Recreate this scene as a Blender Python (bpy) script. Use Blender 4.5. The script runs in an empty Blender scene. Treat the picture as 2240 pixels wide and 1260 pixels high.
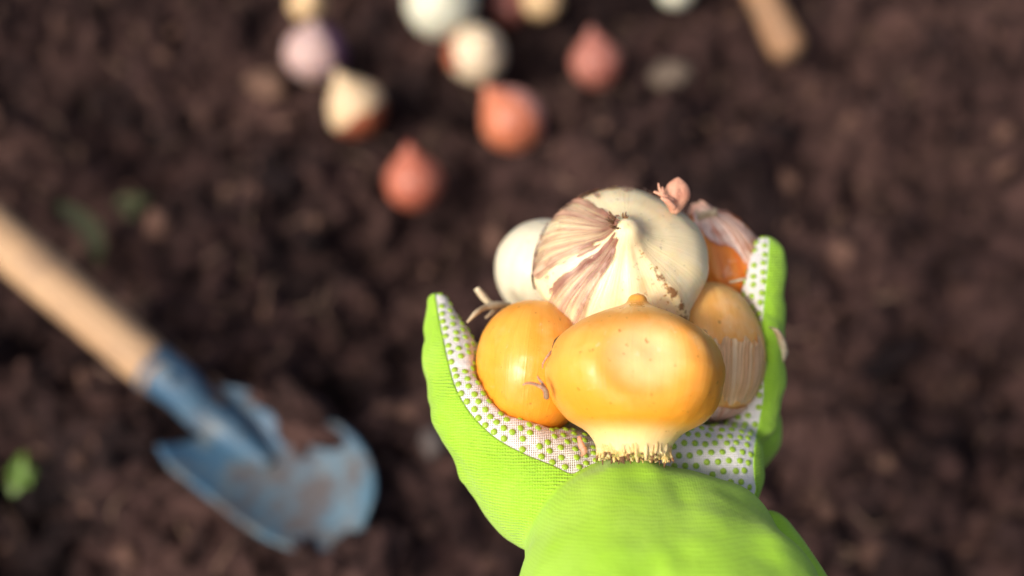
import bpy, math, random
import numpy as np
from mathutils import Matrix, Vector

# ------------------------------------------------------------------ camera, sky, sun, exposure
scene = bpy.context.scene
col = scene.collection
F_PX, W_PX, H_PX = 2704.0, 2240.0, 1260.0          # lens expressed in photograph pixels
PITCH = math.radians(55)
CAM_H = 0.62
HAND_D = 0.35

cam_data = bpy.data.cameras.new('camera')
cam = bpy.data.objects.new('camera', cam_data)
col.objects.link(cam)
cam_data.sensor_width = 36
cam_data.lens = 36 * F_PX / W_PX
cam_data.clip_start = 0.01
cam_data.clip_end = 400
cam.location = (0, 0, CAM_H)
cam.rotation_euler = (math.radians(90) - PITCH, 0, 0)
cam_data.dof.use_dof = True
cam_data.dof.focus_distance = 0.340
cam_data.dof.aperture_fstop = 4.1
cam_data.dof.aperture_blades = 0
scene.camera = cam

SUN_EL, SUN_AZ = math.radians(44), math.radians(-130)     # azimuth from +Y (view direction), clockwise
to_sun = Vector((math.cos(SUN_EL) * math.sin(SUN_AZ), math.cos(SUN_EL) * math.cos(SUN_AZ), math.sin(SUN_EL)))
world = bpy.data.worlds.new('World')
scene.world = world
world.use_nodes = True
wn = world.node_tree
sky = wn.nodes.new('ShaderNodeTexSky')
sky.sky_type = 'NISHITA'
sky.sun_disc = False
sky.sun_elevation = SUN_EL
sky.sun_rotation = SUN_AZ
sky.dust_density = 7.0
sky.air_density = 0.8
bg = wn.nodes['Background']
bg.inputs['Strength'].default_value = 0.15
wn.links.new(sky.outputs[0], bg.inputs['Color'])

sun_data = bpy.data.lights.new('sun', 'SUN')
sun_data.energy = 2.7
sun_data.angle = math.radians(12.0)
sun_data.color = (1.0, 0.91, 0.78)
sun = bpy.data.objects.new('sun', sun_data)
col.objects.link(sun)
sun.rotation_euler = to_sun.to_track_quat('Z', 'Y').to_euler()

vs = scene.view_settings
vs.view_transform = 'Standard'
vs.look = 'None'
vs.exposure = 0.06
vs.gamma = 1.0

CAM_M = Matrix.Translation((0, 0, CAM_H)) @ Matrix.Rotation(math.radians(90) - PITCH, 4, 'X')
CAM_R = CAM_M.to_3x3()
HAND_M = CAM_M @ Matrix.Translation((0, 0, -HAND_D))


def ray(u, v):
    return (CAM_R @ Vector(((u - W_PX / 2) / F_PX, -(v - H_PX / 2) / F_PX, -1)))


def on_z(u, v, z):
    d = ray(u, v)
    k = (z - CAM_H) / d.z
    return Vector((d.x * k, d.y * k, z))


def on_soil(u, v):
    p = on_z(u, v, 0)
    for _ in range(6):
        p = on_z(u, v, float(H(p.x, p.y)))
    return p


def hp(u, v, z):
    """a point of the held group, millimetres: right, up, towards the viewer"""
    m = (HAND_D * 1000 - z) / F_PX
    return np.array([(u - W_PX / 2) * m, -(v - H_PX / 2) * m, z])


# ------------------------------------------------------------------ noise
def _h(ix, iy, iz, seed):
    n = (ix.astype(np.int64) * 73856093) ^ (iy.astype(np.int64) * 19349663) ^ (iz.astype(np.int64) * 83492791) ^ (seed * 2654435761)
    n = (n & 0xffffffff).astype(np.uint64)
    n = ((n ^ (n >> np.uint64(15))) * np.uint64(2246822519)) & np.uint64(0xffffffff)
    n = ((n ^ (n >> np.uint64(13))) * np.uint64(3266489917)) & np.uint64(0xffffffff)
    n = n ^ (n >> np.uint64(16))
    return n.astype(np.float64) / 4294967295.0


def vnoise(p, seed=0):
    p = np.asarray(p, float)
    i = np.floor(p).astype(np.int64)
    f = p - i
    f = f * f * f * (f * (f * 6 - 15) + 10)
    r = 0
    for a in (0, 1):
        wa = f[..., 0] if a else 1 - f[..., 0]
        for b in (0, 1):
            wb = f[..., 1] if b else 1 - f[..., 1]
            for c in (0, 1):
                wc = f[..., 2] if c else 1 - f[..., 2]
                r = r + wa * wb * wc * _h(i[..., 0] + a, i[..., 1] + b, i[..., 2] + c, seed)
    return r * 2 - 1


def fbm(p, oct=4, seed=0, gain=0.5):
    r, a, s = 0, 1.0, 1.0
    for k in range(oct):
        r = r + a * vnoise(np.asarray(p) * s + 17.3 * k, seed + k)
        a *= gain
        s *= 2.03
    return r


# ------------------------------------------------------------------ mesh helpers
def mesh_from(name, V, Fc, attrs=None, smooth=True):
    me = bpy.data.meshes.new(name)
    V = np.asarray(V, dtype=np.float32)
    if isinstance(Fc, np.ndarray):
        n, k = Fc.shape
        me.vertices.add(len(V))
        me.vertices.foreach_set('co', V.ravel())
        me.loops.add(n * k)
        me.loops.foreach_set('vertex_index', Fc.astype(np.int32).ravel())
        me.polygons.add(n)
        me.polygons.foreach_set('loop_start', np.arange(0, n * k, k, dtype=np.int32))
        me.update(calc_edges=True)
        me.validate()
    else:
        me.from_pydata([tuple(map(float, v)) for v in V], [], Fc)
        me.update()
    for an, arr in (attrs or {}).items():
        arr = np.asarray(arr, dtype=np.float32)
        if arr.ndim == 1:
            a = me.attributes.new(an, 'FLOAT', 'POINT')
            a.data.foreach_set('value', arr)
        else:
            a = me.attributes.new(an, 'FLOAT_VECTOR', 'POINT')
            a.data.foreach_set('vector', arr.ravel())
    if smooth:
        me.polygons.foreach_set('use_smooth', np.ones(len(me.polygons), dtype=bool))
    return me


def obj(name, me, mat=None, parent=None):
    o = bpy.data.objects.new(name, me)
    col.objects.link(o)
    if mat is not None and me is not None and not len(me.materials):
        me.materials.append(mat)
    if parent is not None:
        o.parent = parent
    return o


def tag(o, label=None, cat=None, group=None, kind=None):
    if label: o['label'] = label
    if cat: o['category'] = cat
    if group: o['group'] = group
    if kind: o['kind'] = kind
    return o


def empty(name, M):
    o = bpy.data.objects.new(name, None)
    o.empty_display_size = 0.01
    col.objects.link(o)
    o.matrix_world = M
    return o


def tri(Q):
    return np.concatenate([Q[:, [0, 1, 2]], Q[:, [0, 2, 3]]]) if Q.shape[1] == 4 else Q


def vnormals(V, T):
    n = np.cross(V[T[:, 1]] - V[T[:, 0]], V[T[:, 2]] - V[T[:, 0]])
    N = np.zeros_like(V)
    for k in range(3):
        np.add.at(N, T[:, k], n)
    return N / np.maximum(np.linalg.norm(N, axis=1, keepdims=True), 1e-12)


def clip(V, T, f, extra):
    """cut a triangle mesh along f = 0; returns two (V, T, extra) and the cut segments"""
    s = f > 0
    cnt = s[T].sum(1)
    A = T[cnt == 3]
    B = T[cnt == 0]
    nV, nE, cache = [], [], {}
    base = len(V)

    def cut(i, j):
        k = (i, j) if i < j else (j, i)
        if k not in cache:
            t = f[i] / (f[i] - f[j])
            t = min(max(t, 0.02), 0.98)
            nV.append(V[i] + (V[j] - V[i]) * t)
            nE.append(extra[i] + (extra[j] - extra[i]) * t)
            cache[k] = base + len(nV) - 1
        return cache[k]
    ta, tb, seg = [], [], []
    for t3 in T[(cnt == 1) | (cnt == 2)]:
        st = s[t3]
        lone = np.argmax(st) if st.sum() == 1 else np.argmin(st)
        a, b, c = (int(t3[(lone + k) % 3]) for k in range(3))
        p, q = cut(a, b), cut(a, c)
        one, two = (ta, tb) if st.sum() == 1 else (tb, ta)
        one.append((a, p, q))
        two += [(p, b, c), (p, c, q)]
        seg.append((p, q))
    V2 = np.vstack([V] + ([np.array(nV)] if nV else []))
    E2 = np.vstack([extra] + ([np.array(nE)] if nE else []))

    def pack(T0, t1):
        T1 = np.vstack([T0, np.array(t1, dtype=np.int64).reshape(-1, 3)]).astype(np.int64)
        u, inv = np.unique(T1, return_inverse=True)
        return V2[u], inv.reshape(-1, 3), E2[u]
    return pack(A, ta), pack(B, tb), (V2, seg)


def tube(pts, radii, n=6, cap=True):
    pts = np.asarray(pts, float)
    radii = np.broadcast_to(radii, (len(pts),)).astype(float)
    V, Fc = [], []
    d = np.gradient(pts, axis=0)
    d /= np.linalg.norm(d, axis=1, keepdims=True) + 1e-12
    ref = np.array([0, 0, 1.0]) if abs(d[0][2]) < 0.9 else np.array([1.0, 0, 0])
    a = np.cross(d[0], ref)
    a /= np.linalg.norm(a)
    for i, p in enumerate(pts):
        a = a - d[i] * (a @ d[i])
        a /= np.linalg.norm(a) + 1e-12
        b = np.cross(d[i], a)
        for k in range(n):
            w = 2 * math.pi * k / n
            V.append(p + radii[i] * (math.cos(w) * a + math.sin(w) * b))
    for i in range(len(pts) - 1):
        for k in range(n):
            Fc.append((i * n + k, i * n + (k + 1) % n, (i + 1) * n + (k + 1) % n, (i + 1) * n + k))
    if cap:
        Fc.append(tuple(range(n))[::-1])
        Fc.append(tuple((len(pts) - 1) * n + k for k in range(n)))
    return np.array(V), Fc


def join(parts):
    V, Fc, o = [], [], 0
    for v, f in parts:
        V.append(v)
        Fc += [tuple(int(i) + o for i in q) for q in f]
        o += len(v)
    return np.vstack(V), Fc


def spline(P, n):
    """Catmull-Rom through the rows of P"""
    P = np.asarray(P, float)
    Q = np.vstack([2 * P[0] - P[1], P, 2 * P[-1] - P[-2]])
    out = []
    for i in range(len(P) - 1):
        p0, p1, p2, p3 = Q[i:i + 4]
        for k in range(n):
            t = k / n
            out.append(0.5 * (2 * p1 + (p2 - p0) * t + (2 * p0 - 5 * p1 + 4 * p2 - p3) * t * t + (3 * p1 - p0 - 3 * p2 + p3) * t ** 3))
    out.append(P[-1])
    return np.array(out)


# ------------------------------------------------------------------ materials
class NT:
    def __init__(s, name):
        s.m = bpy.data.materials.new(name)
        s.m.use_nodes = True
        s.t = s.m.node_tree
        s.b = s.t.nodes['Principled BSDF']
        s.out = s.t.nodes['Material Output']

    def node(s, ty, **kw):
        n = s.t.nodes.new(ty)
        for k, v in kw.items():
            setattr(n, k, v)
        return n

    def put(s, sock, v):
        if hasattr(v, 'is_output'):
            s.t.links.new(v, sock)
        elif isinstance(v, (tuple, list)) and len(v) == 3 and sock.type == 'RGBA':
            sock.default_value = (*v, 1)
        else:
            sock.default_value = v

    def coord(s, k='Object'):
        return s.node('ShaderNodeTexCoord').outputs[k]

    def attr(s, name, vec=False):
        n = s.node('ShaderNodeAttribute', attribute_name=name)
        return n.outputs['Vector' if vec else 'Fac']

    def scale(s, v, xyz):
        n = s.node('ShaderNodeVectorMath', operation='MULTIPLY')
        s.put(n.inputs[0], v)
        n.inputs[1].default_value = xyz
        return n.outputs[0]

    def noise(s, v, sc, det=4, rough=0.55, dist=0.0, color=False):
        n = s.node('ShaderNodeTexNoise')
        s.put(n.inputs['Vector'], v)
        n.inputs['Scale'].default_value = sc
        n.inputs['Detail'].default_value = det
        n.inputs['Roughness'].default_value = rough
        n.inputs['Distortion'].default_value = dist
        return n.outputs['Color' if color else 'Fac']

    def voro(s, v, sc, feature='F1'):
        n = s.node('ShaderNodeTexVoronoi', feature=feature)
        s.put(n.inputs['Vector'], v)
        n.inputs['Scale'].default_value = sc
        return n.outputs['Distance']

    def wave(s, v, sc, dist=0.0, direction='Y', det=2, dscale=1.0):
        n = s.node('ShaderNodeTexWave', wave_type='BANDS', bands_direction=direction)
        s.put(n.inputs['Vector'], v)
        n.inputs['Scale'].default_value = sc
        n.inputs['Distortion'].default_value = dist
        n.inputs['Detail'].default_value = det
        n.inputs['Detail Scale'].default_value = dscale
        return n.outputs['Fac']

    def ramp(s, f, lo, hi, a=0.0, b=1.0):
        n = s.node('ShaderNodeMapRange', interpolation_type='SMOOTHSTEP')
        s.put(n.inputs[0], f)
        for i, v in zip((1, 2, 3, 4), (lo, hi, a, b)):
            n.inputs[i].default_value = v
        return n.outputs[0]

    def math(s, op, a, b=0.0):
        n = s.node('ShaderNodeMath', operation=op)
        s.put(n.inputs[0], a)
        s.put(n.inputs[1], b)
        return n.outputs[0]

    def mix(s, f, a, b, mode='MIX'):
        n = s.node('ShaderNodeMix', data_type='RGBA', blend_type=mode)
        s.put(n.inputs[0], f)
        s.put(n.inputs[6], a)
        s.put(n.inputs[7], b)
        return n.outputs[2]

    def bump(s, h, strength, dist, prev=None):
        n = s.node('ShaderNodeBump')
        n.inputs['Strength'].default_value = strength
        n.inputs['Distance'].default_value = dist
        s.put(n.inputs['Height'], h)
        if prev is not None:
            s.put(n.inputs['Normal'], prev)
        return n.outputs[0]

    def fin(s, color, rough=0.6, normal=None, sss=0.0, sss_r=(1, 0.4, 0.2), sss_s=0.003, spec=0.5, sheen=0.0, coat=0.0, metal=0.0):
        b = s.b
        s.put(b.inputs['Base Color'], color)
        s.put(b.inputs['Roughness'], rough)
        if normal is not None: s.put(b.inputs['Normal'], normal)
        if sss:
            b.inputs['Subsurface Weight'].default_value = sss
            b.inputs['Subsurface Radius'].default_value = sss_r
            b.inputs['Subsurface Scale'].default_value = sss_s
        b.inputs['Specular IOR Level'].default_value = spec
        b.inputs['Sheen Weight'].default_value = sheen
        b.inputs['Coat Weight'].default_value = coat
        b.inputs['Metallic'].default_value = metal
        return s.m


def bulb_mat(name, light, deep, blotch, tip=None, root=None, streak=1.0, rough=0.4, sss=0.25, blotch_amt=0.5, rust=False, fine=0.15, rich=False, pale=None, vein=0.26):
    n = NT(name)
    st = n.attr('stk', True)
    oc = n.coord()
    s1 = n.noise(n.scale(st, (3.2, 3.2, 0.7)), 1.6, 3, 0.5)
    s2 = n.noise(n.scale(st, (16, 16, 1.1)), 1.5, 3, 0.6)
    bl = n.noise(oc, 75, 4, 0.6)
    s4 = n.noise(n.scale(st, (11, 11, 0.7)), 1.7, 2, 0.5, 0.3)
    c = n.mix(n.math('ADD', n.ramp(s1, 0.36, 0.68, 0, 0.6 * streak), n.ramp(n.noise(oc, 32, 3, 0.5), 0.40, 0.66, 0, 0.4)), light, deep)
    c = n.mix(n.ramp(s2, 0.45, 0.75, 0, 0.35 * streak), c, deep)
    c = n.mix(n.ramp(bl, 0.5, 0.72, 0, blotch_amt), c, blotch)
    if rich: c = n.mix(n.ramp(n.attr('tt'), 0.62, 0.30, 0, 0.65), c, deep)
    if tip: c = n.mix(n.ramp(n.attr('tt'), 0.86, 1.0, 0, 0.9), c, tip)
    if root: c = n.mix(n.ramp(n.attr('tt'), 0.30, 0.16, 0, 0.95), c, root)
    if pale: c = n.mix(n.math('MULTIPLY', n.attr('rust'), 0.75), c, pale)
    c = n.mix(n.ramp(n.math('ABSOLUTE', n.math('SUBTRACT', s4, 0.5)), 0.022, 0.0, 0, vein), c, tuple(0.75 * x for x in deep))
    c = n.mix(n.ramp(n.noise(oc, 55, 6, 0.75, 0.6), 0.60, 0.63, 0, 0.28), c, tuple(0.5 * x + 0.42 for x in light))
    sp = n.noise(oc, 520, 2, 0.5)
    c = n.mix(n.ramp(sp, 0.68, 0.74, 0, 0.55), c, tuple(0.35 * x for x in deep))
    if rust:
        ra = n.attr('rust')
        c = n.mix(n.math('MULTIPLY', ra, n.ramp(n.noise(oc, 90, 3), 0.38, 0.7, 0, 0.6)), c, (0.80, 0.48, 0.13))
        c = n.mix(n.math('MULTIPLY', n.ramp(ra, 0.1, 0.8), n.ramp(n.noise(oc, 640, 3, 0.6), 0.60, 0.68)), c, (0.50, 0.21, 0.02))
        c = n.mix(n.ramp(n.math('MULTIPLY', ra, n.noise(oc, 330, 3, 0.6)), 0.46, 0.58, 0, 0.9), c, (0.22, 0.085, 0.02))
    h = n.math('ADD', n.math('MULTIPLY', s2, fine), n.math('MULTIPLY', n.noise(oc, 260, 3), 0.25))
    return n.fin(c, n.ramp(bl, 0.3, 0.7, rough - 0.06, rough + 0.12), n.bump(h, 0.35, 0.0012), sss, (1.0, 0.55, 0.25), 0.004, 0.45)


def skin_mat(name, base, vein, dark, alpha=0.7, rough=0.42):
    n = NT(name)
    st = n.attr('stk', True)
    oc = n.coord()
    s1 = n.noise(n.scale(st, (5, 5, 0.6)), 1.5, 3)
    s2 = n.noise(n.scale(st, (22, 22, 0.8)), 1.2, 2, 0.5, 0.3)
    bl = n.noise(oc, 110, 4, 0.6)
    c = n.mix(n.ramp(s1, 0.35, 0.65), base, vein)
    c = n.mix(n.ramp(n.math('ABSOLUTE', n.math('SUBTRACT', s2, 0.5)), 0.040, 0.0, 0, 0.8), c, dark)
    c = n.mix(n.ramp(bl, 0.52, 0.68, 0, 0.6), c, dark)
    c = n.mix(n.ramp(n.attr('rust'), 0.1, 0.9, 0, 0.75), c, dark)
    n.fin(c, rough, n.bump(s2, 0.4, 0.0006), 0, spec=0.5)
    tr = n.node('ShaderNodeBsdfTransparent')
    mx = n.node('ShaderNodeMixShader')
    s3 = n.noise(n.scale(st, (9, 9, 0.9)), 1.5, 4, 0.6)
    a = n.math('ADD', n.ramp(s3, 0.38, 0.62, alpha - 0.42, alpha + 0.25), n.math('MULTIPLY', n.attr('rust'), 0.35))
    a = n.math('MAXIMUM', a, 0.08)
    n.put(mx.inputs[0], n.math('MINIMUM', a, 1.0))
    n.t.links.new(tr.outputs[0], mx.inputs[1])
    n.t.links.new(n.b.outputs[0], mx.inputs[2])
    n.t.links.new(mx.outputs[0], n.out.inputs[0])
    return n.m


def soil_mat():
    n = NT('soil')
    oc = n.coord()
    a = n.noise(oc, 11, 5, 0.6)
    b = n.noise(oc, 85, 5, 0.65)
    f = n.noise(oc, 420, 4, 0.7)
    tone = n.attr('tone')
    c = n.mix(n.ramp(b, 0.35, 0.68), (0.014, 0.0078, 0.0078), (0.078, 0.0415, 0.0375))
    c = n.mix(n.ramp(a, 0.46, 0.68, 0, 0.6), c, (0.135, 0.075, 0.064))
    damp_shade = n.noise(n.scale(oc, (1.0, 1.7, 1.0)), 6.5, 4, 0.6, 0.5)
    c = n.mix(n.ramp(damp_shade, 0.50, 0.62, 0, 0.72), c, (0.012, 0.0075, 0.0085))  # moist dark patches that also paint deeper shade into the soil colour
    c = n.mix(n.ramp(tone, 0.52, 0.85, 0, 0.9), c, (0.185, 0.105, 0.080))
    c = n.mix(n.ramp(tone, 0.35, 0.0, 0, 0.8), c, (0.009, 0.006, 0.007))
    c = n.mix(n.ramp(f, 0.64, 0.74, 0, 0.5), c, (0.16, 0.104, 0.085))
    h = n.math('ADD', n.math('MULTIPLY', b, 0.7), n.math('MULTIPLY', f, 0.5))
    return n.fin(c, 0.95, n.bump(h, 0.9, 0.006), spec=0.15)


def plain_mat(name, a, b, sc=90, rough=0.6, bump=0.3, bd=0.001, **kw):
    n = NT(name)
    oc = n.coord()
    f = n.noise(oc, sc, 5, 0.6)
    return n.fin(n.mix(n.ramp(f, 0.35, 0.65), a, b), rough, n.bump(n.noise(oc, sc * 4, 3), bump, bd), **kw)


def wood_mat(name, a, b, dirt):
    n = NT(name)
    oc = n.coord()
    g = n.noise(n.scale(oc, (90, 90, 5)), 2.0, 4, 0.6, 0.6)
    c = n.mix(n.ramp(g, 0.35, 0.7), a, b)
    d = n.noise(oc, 38, 4, 0.65)
    c = n.mix(n.ramp(d, 0.46, 0.66, 0, 0.8), c, dirt)
    return n.fin(c, 0.6, n.bump(g, 0.4, 0.001), spec=0.3)


def paint_mat():
    n = NT('blue_paint')
    oc = n.coord()
    p = n.noise(oc, 26, 5, 0.65)
    q = n.noise(oc, 70, 5, 0.7)
    c = n.mix(n.ramp(n.noise(oc, 14, 3), 0.35, 0.65), (0.036, 0.098, 0.18), (0.075, 0.155, 0.215))
    c = n.mix(n.ramp(q, 0.50, 0.62, 0, 0.7), c, (0.15, 0.165, 0.16))
    c = n.mix(n.ramp(p, 0.46, 0.66, 0, 0.85), c, (0.085, 0.056, 0.046))
    return n.fin(c, n.ramp(p, 0.5, 0.62, 0.42, 0.9), n.bump(q, 0.5, 0.0015), spec=0.4)


def glove_mat(name, rib=0.36):
    n = NT(name)
    oc = n.coord()
    # knit: rows about a millimetre apart, each row broken into short slanted stitches
    warp = n.noise(oc, 45, 3, 0.5)
    v = n.node('ShaderNodeVectorMath', operation='ADD')
    n.put(v.inputs[0], n.scale(oc, (0.22, 1.0, 0.55)))
    cmb = n.node('ShaderNodeCombineXYZ')
    n.put(cmb.inputs[1], n.math('MULTIPLY', warp, 0.0035))
    n.put(v.inputs[1], cmb.outputs[0])
    w1 = n.wave(v.outputs[0], 370, 1.2, 'Y', 2, 6.0)
    w2 = n.wave(n.scale(oc, (1, 0.7, -0.6)), 420, 2.0, 'X', 2, 5.0)
    fz = n.noise(oc, 1500, 3, 0.6)
    h = n.math('ADD', n.math('MULTIPLY', w1, 0.9), n.math('ADD', n.math('MULTIPLY', w2, 0.35), n.math('MULTIPLY', fz, 0.5)))
    big = n.noise(oc, 40, 4, 0.55)
    k = min(1.0, rib / 0.5)
    mid, d_ = np.array((0.3125, 0.5775, 0.036)), np.array((0.0375, 0.0475, 0.014)) * k
    c = n.mix(n.ramp(h, 0.35, 1.25), tuple(mid - d_), tuple(mid + d_))
    c = n.mix(n.ramp(big, 0.40, 0.70, 0, 0.35), c, (0.43, 0.68, 0.12))
    bmp = n.bump(h, rib, 0.0005)
    bmp = n.bump(n.noise(oc, 95, 4, 0.6), 0.12 + 0.23 * k, 0.003, bmp)
    return n.fin(c, 0.85, bmp, 0.12, (0.6, 1.0, 0.15), 0.003, 0.2, sheen=0.15)


def lining_mat():
    n = NT('white_lining')
    oc = n.coord()
    w1 = n.wave(n.scale(oc, (1, 0.25, 0.3)), 520, 1.5, 'X', 2, 4)
    w2 = n.wave(n.scale(oc, (0.2, 1, 0.5)), 520, 1.5, 'Y', 2, 4)
    h = n.math('ADD', w1, w2)
    d = n.noise(oc, 60, 4, 0.6)
    c = n.mix(n.ramp(h, 0.2, 0.9), (0.55, 0.55, 0.56), (0.83, 0.82, 0.80))
    c = n.mix(n.ramp(d, 0.52, 0.72, 0, 0.35), c, (0.66, 0.58, 0.48))
    bmp = n.bump(h, 0.5, 0.0005)
    bmp = n.bump(n.noise(oc, 110, 3), 0.3, 0.002, bmp)
    return n.fin(c, 0.9, bmp, 0.1, (1, 1, 1), 0.002, 0.15, sheen=0.1)


M = {}
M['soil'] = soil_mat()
M['glove'] = glove_mat('lime_fabric', 0.6)
M['lining'] = lining_mat()
M['cuff'] = glove_mat('lime_cuff_fabric', 0.12)
M['dot'] = plain_mat('green_rubber', (0.27, 0.45, 0.025), (0.36, 0.54, 0.045), 60, 0.4, 0.1, spec=0.5)
M['seam'] = plain_mat('lime_thread', (0.26, 0.52, 0.02), (0.36, 0.62, 0.05), 900, 0.9, 0.6, 0.0005)
M['top'] = bulb_mat('white_bulb', (0.90, 0.77, 0.49), (0.86, 0.71, 0.40), (0.84, 0.75, 0.51), None, None, 0.5, 0.34, 0.45, 0.6, True, 0.5)
M['white'] = bulb_mat('plain_white_bulb', (0.76, 0.72, 0.56), (0.66, 0.58, 0.40), (0.72, 0.66, 0.48), None, (0.45, 0.30, 0.14), 0.5, 0.4)
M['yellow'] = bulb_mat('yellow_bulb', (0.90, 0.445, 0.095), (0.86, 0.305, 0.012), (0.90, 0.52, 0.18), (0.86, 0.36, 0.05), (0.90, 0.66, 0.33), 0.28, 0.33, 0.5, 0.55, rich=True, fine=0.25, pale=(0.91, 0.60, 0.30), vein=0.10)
M['yellow2'] = bulb_mat('amber_bulb', (0.90, 0.42, 0.065), (0.86, 0.285, 0.010), (0.90, 0.49, 0.15), None, (0.74, 0.22, 0.01), 0.35, 0.34, 0.45, 0.55, rich=True, fine=0.3, vein=0.15)
M['orange'] = bulb_mat('orange_bulb', (0.94, 0.40, 0.06), (0.70, 0.17, 0.02), (0.80, 0.30, 0.06), None, None, 1.0, 0.4)
M['purple_skin'] = skin_mat('purple_brown_skin', (0.70, 0.50, 0.34), (0.52, 0.30, 0.22), (0.19, 0.060, 0.042), 0.58)
M['pale_skin'] = skin_mat('pale_tan_skin', (0.90, 0.66, 0.38), (0.80, 0.50, 0.26), (0.60, 0.33, 0.15), 0.66)
M['pink_skin'] = skin_mat('pink_white_skin', (0.92, 0.75, 0.62), (0.86, 0.54, 0.40), (0.55, 0.15, 0.06), 0.85)
M['root'] = plain_mat('dry_root', (0.52, 0.36, 0.26), (0.36, 0.20, 0.13), 300, 0.7)
M['stub'] = plain_mat('root_stub', (0.80, 0.60, 0.30), (0.72, 0.46, 0.17), 300, 0.6, sss=0.2)
M['stub_end'] = plain_mat('root_stub_end', (0.10, 0.045, 0.02), (0.26, 0.13, 0.05), 500, 0.8)
M['flake'] = plain_mat('pink_flake', (0.62, 0.33, 0.22), (0.52, 0.23, 0.15), 220, 0.5, 0.4)
M['straw'] = plain_mat('straw_flake', (0.60, 0.52, 0.36), (0.45, 0.33, 0.20), 200, 0.6)
M['wood'] = wood_mat('pale_wood', (0.50, 0.33, 0.19), (0.33, 0.195, 0.105), (0.25, 0.165, 0.11))
M['wood2'] = wood_mat('tan_wood', (0.31, 0.175, 0.095), (0.23, 0.125, 0.068), (0.15, 0.12, 0.08))
M['paint'] = paint_mat()
M['leaf'] = plain_mat('seedling_leaf', (0.085, 0.17, 0.022), (0.14, 0.22, 0.035), 60, 0.5)
M['leaf2'] = plain_mat('olive_leaf', (0.085, 0.095, 0.030), (0.12, 0.115, 0.045), 60, 0.6)
M['pebble'] = plain_mat('pebble', (0.105, 0.078, 0.058), (0.15, 0.112, 0.083), 70, 0.8)
M['chip'] = plain_mat('bark_chip', (0.125, 0.066, 0.043), (0.16, 0.090, 0.060), 70, 0.85)
M['greystone'] = plain_mat('grey_stone', (0.05, 0.040, 0.038), (0.075, 0.06, 0.056), 70, 0.85)
M['skin'] = plain_mat('forearm_skin', (0.55, 0.33, 0.24), (0.60, 0.38, 0.28), 60, 0.5, 0.1, sss=0.2)


# ------------------------------------------------------------------ the soil
def H(x, y):
    x = np.asarray(x, float)
    y = np.asarray(y, float)
    p = np.stack([x, y, np.zeros_like(x)], -1)
    # furrows run slantwise across the bed
    q = np.stack([x * 0.8 + y * 0.6, (-x * 0.6 + y * 0.8) * 2.2, np.zeros_like(x)], -1)
    w = fbm(p * 30, 2, 31) * 0.012
    big = fbm(q * 4.6 + 5.1, 3, 3) * 0.034
    mid = fbm((p + w[..., None]) * 19, 3, 7) * 0.014
    ridg = (0.5 - np.abs(fbm((p + w[..., None]) * 42 + 3.3, 3, 11))) * 0.014
    fin = fbm(p * 95, 3, 19) * 0.0062
    pit = -np.clip(fbm(q * np.array([7.0, 5.0, 1.0]) + 2.2, 3, 23) - 0.12, 0, 0.8) * 0.055
    fade = np.clip(1.6 - np.hypot(x, y - 0.45) / 1.6, 0.0, 1.0)
    return (big + mid + ridg + fin + pit) * (0.25 + 0.75 * fade) - 0.020


def axis_steps(lo, hi, step, far):
    inner = np.arange(lo, hi + step / 2, step)
    g, s = [], step
    e = 0.0
    while e < far:
        s *= 1.35
        e += s
        g.append(e)
    g = np.array(g)
    return np.concatenate([(lo - g)[::-1], inner, hi + g])


xs = axis_steps(-0.62, 0.62, 0.0028, 60)
ys = axis_steps(0.08, 0.98, 0.0028, 60)
GX, GY = np.meshgrid(xs, ys, indexing='ij')
GZ = H(GX, GY)
V = np.stack([GX, GY, GZ], -1).reshape(-1, 3)
nx, ny = len(xs), len(ys)
I = np.arange(nx * ny).reshape(nx, ny)
Q = np.stack([I[:-1, :-1], I[1:, :-1], I[1:, 1:], I[:-1, 1:]], -1).reshape(-1, 4)
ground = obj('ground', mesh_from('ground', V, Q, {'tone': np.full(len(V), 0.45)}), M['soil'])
tag(ground, 'dark crumbly brown garden soil', kind='structure')


def ico(sub):
    import bmesh
    bm = bmesh.new()
    bmesh.ops.create_icosphere(bm, subdivisions=sub, radius=1)
    V = np.array([v.co[:] for v in bm.verts])
    T = np.array([[v.index for v in f.verts] for f in bm.faces])
    bm.free()
    return V, T


rng = np.random.default_rng(5)
ICO2 = ico(2)
ICO1 = ico(1)
ICO3 = ico(3)
ICO4 = ico(4)


def lump(seed, base, amp=0.55, fr=1.5):
    V, T = base
    d = 1 + amp * fbm(V * fr + seed * 7.7, 2, seed)
    d += 0.18 * amp * vnoise(V * fr * 4 + seed, seed + 50)
    return V * d[:, None], T


def rot_rand(rng):
    q = rng.normal(size=4)
    q /= np.linalg.norm(q)
    w, x, y, z = q
    return np.array([[1 - 2 * (y * y + z * z), 2 * (x * y - z * w), 2 * (x * z + y * w)],
                     [2 * (x * y + z * w), 1 - 2 * (x * x + z * z), 2 * (y * z - x * w)],
                     [2 * (x * z - y * w), 2 * (y * z + x * w), 1 - 2 * (x * x + y * y)]])


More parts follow.
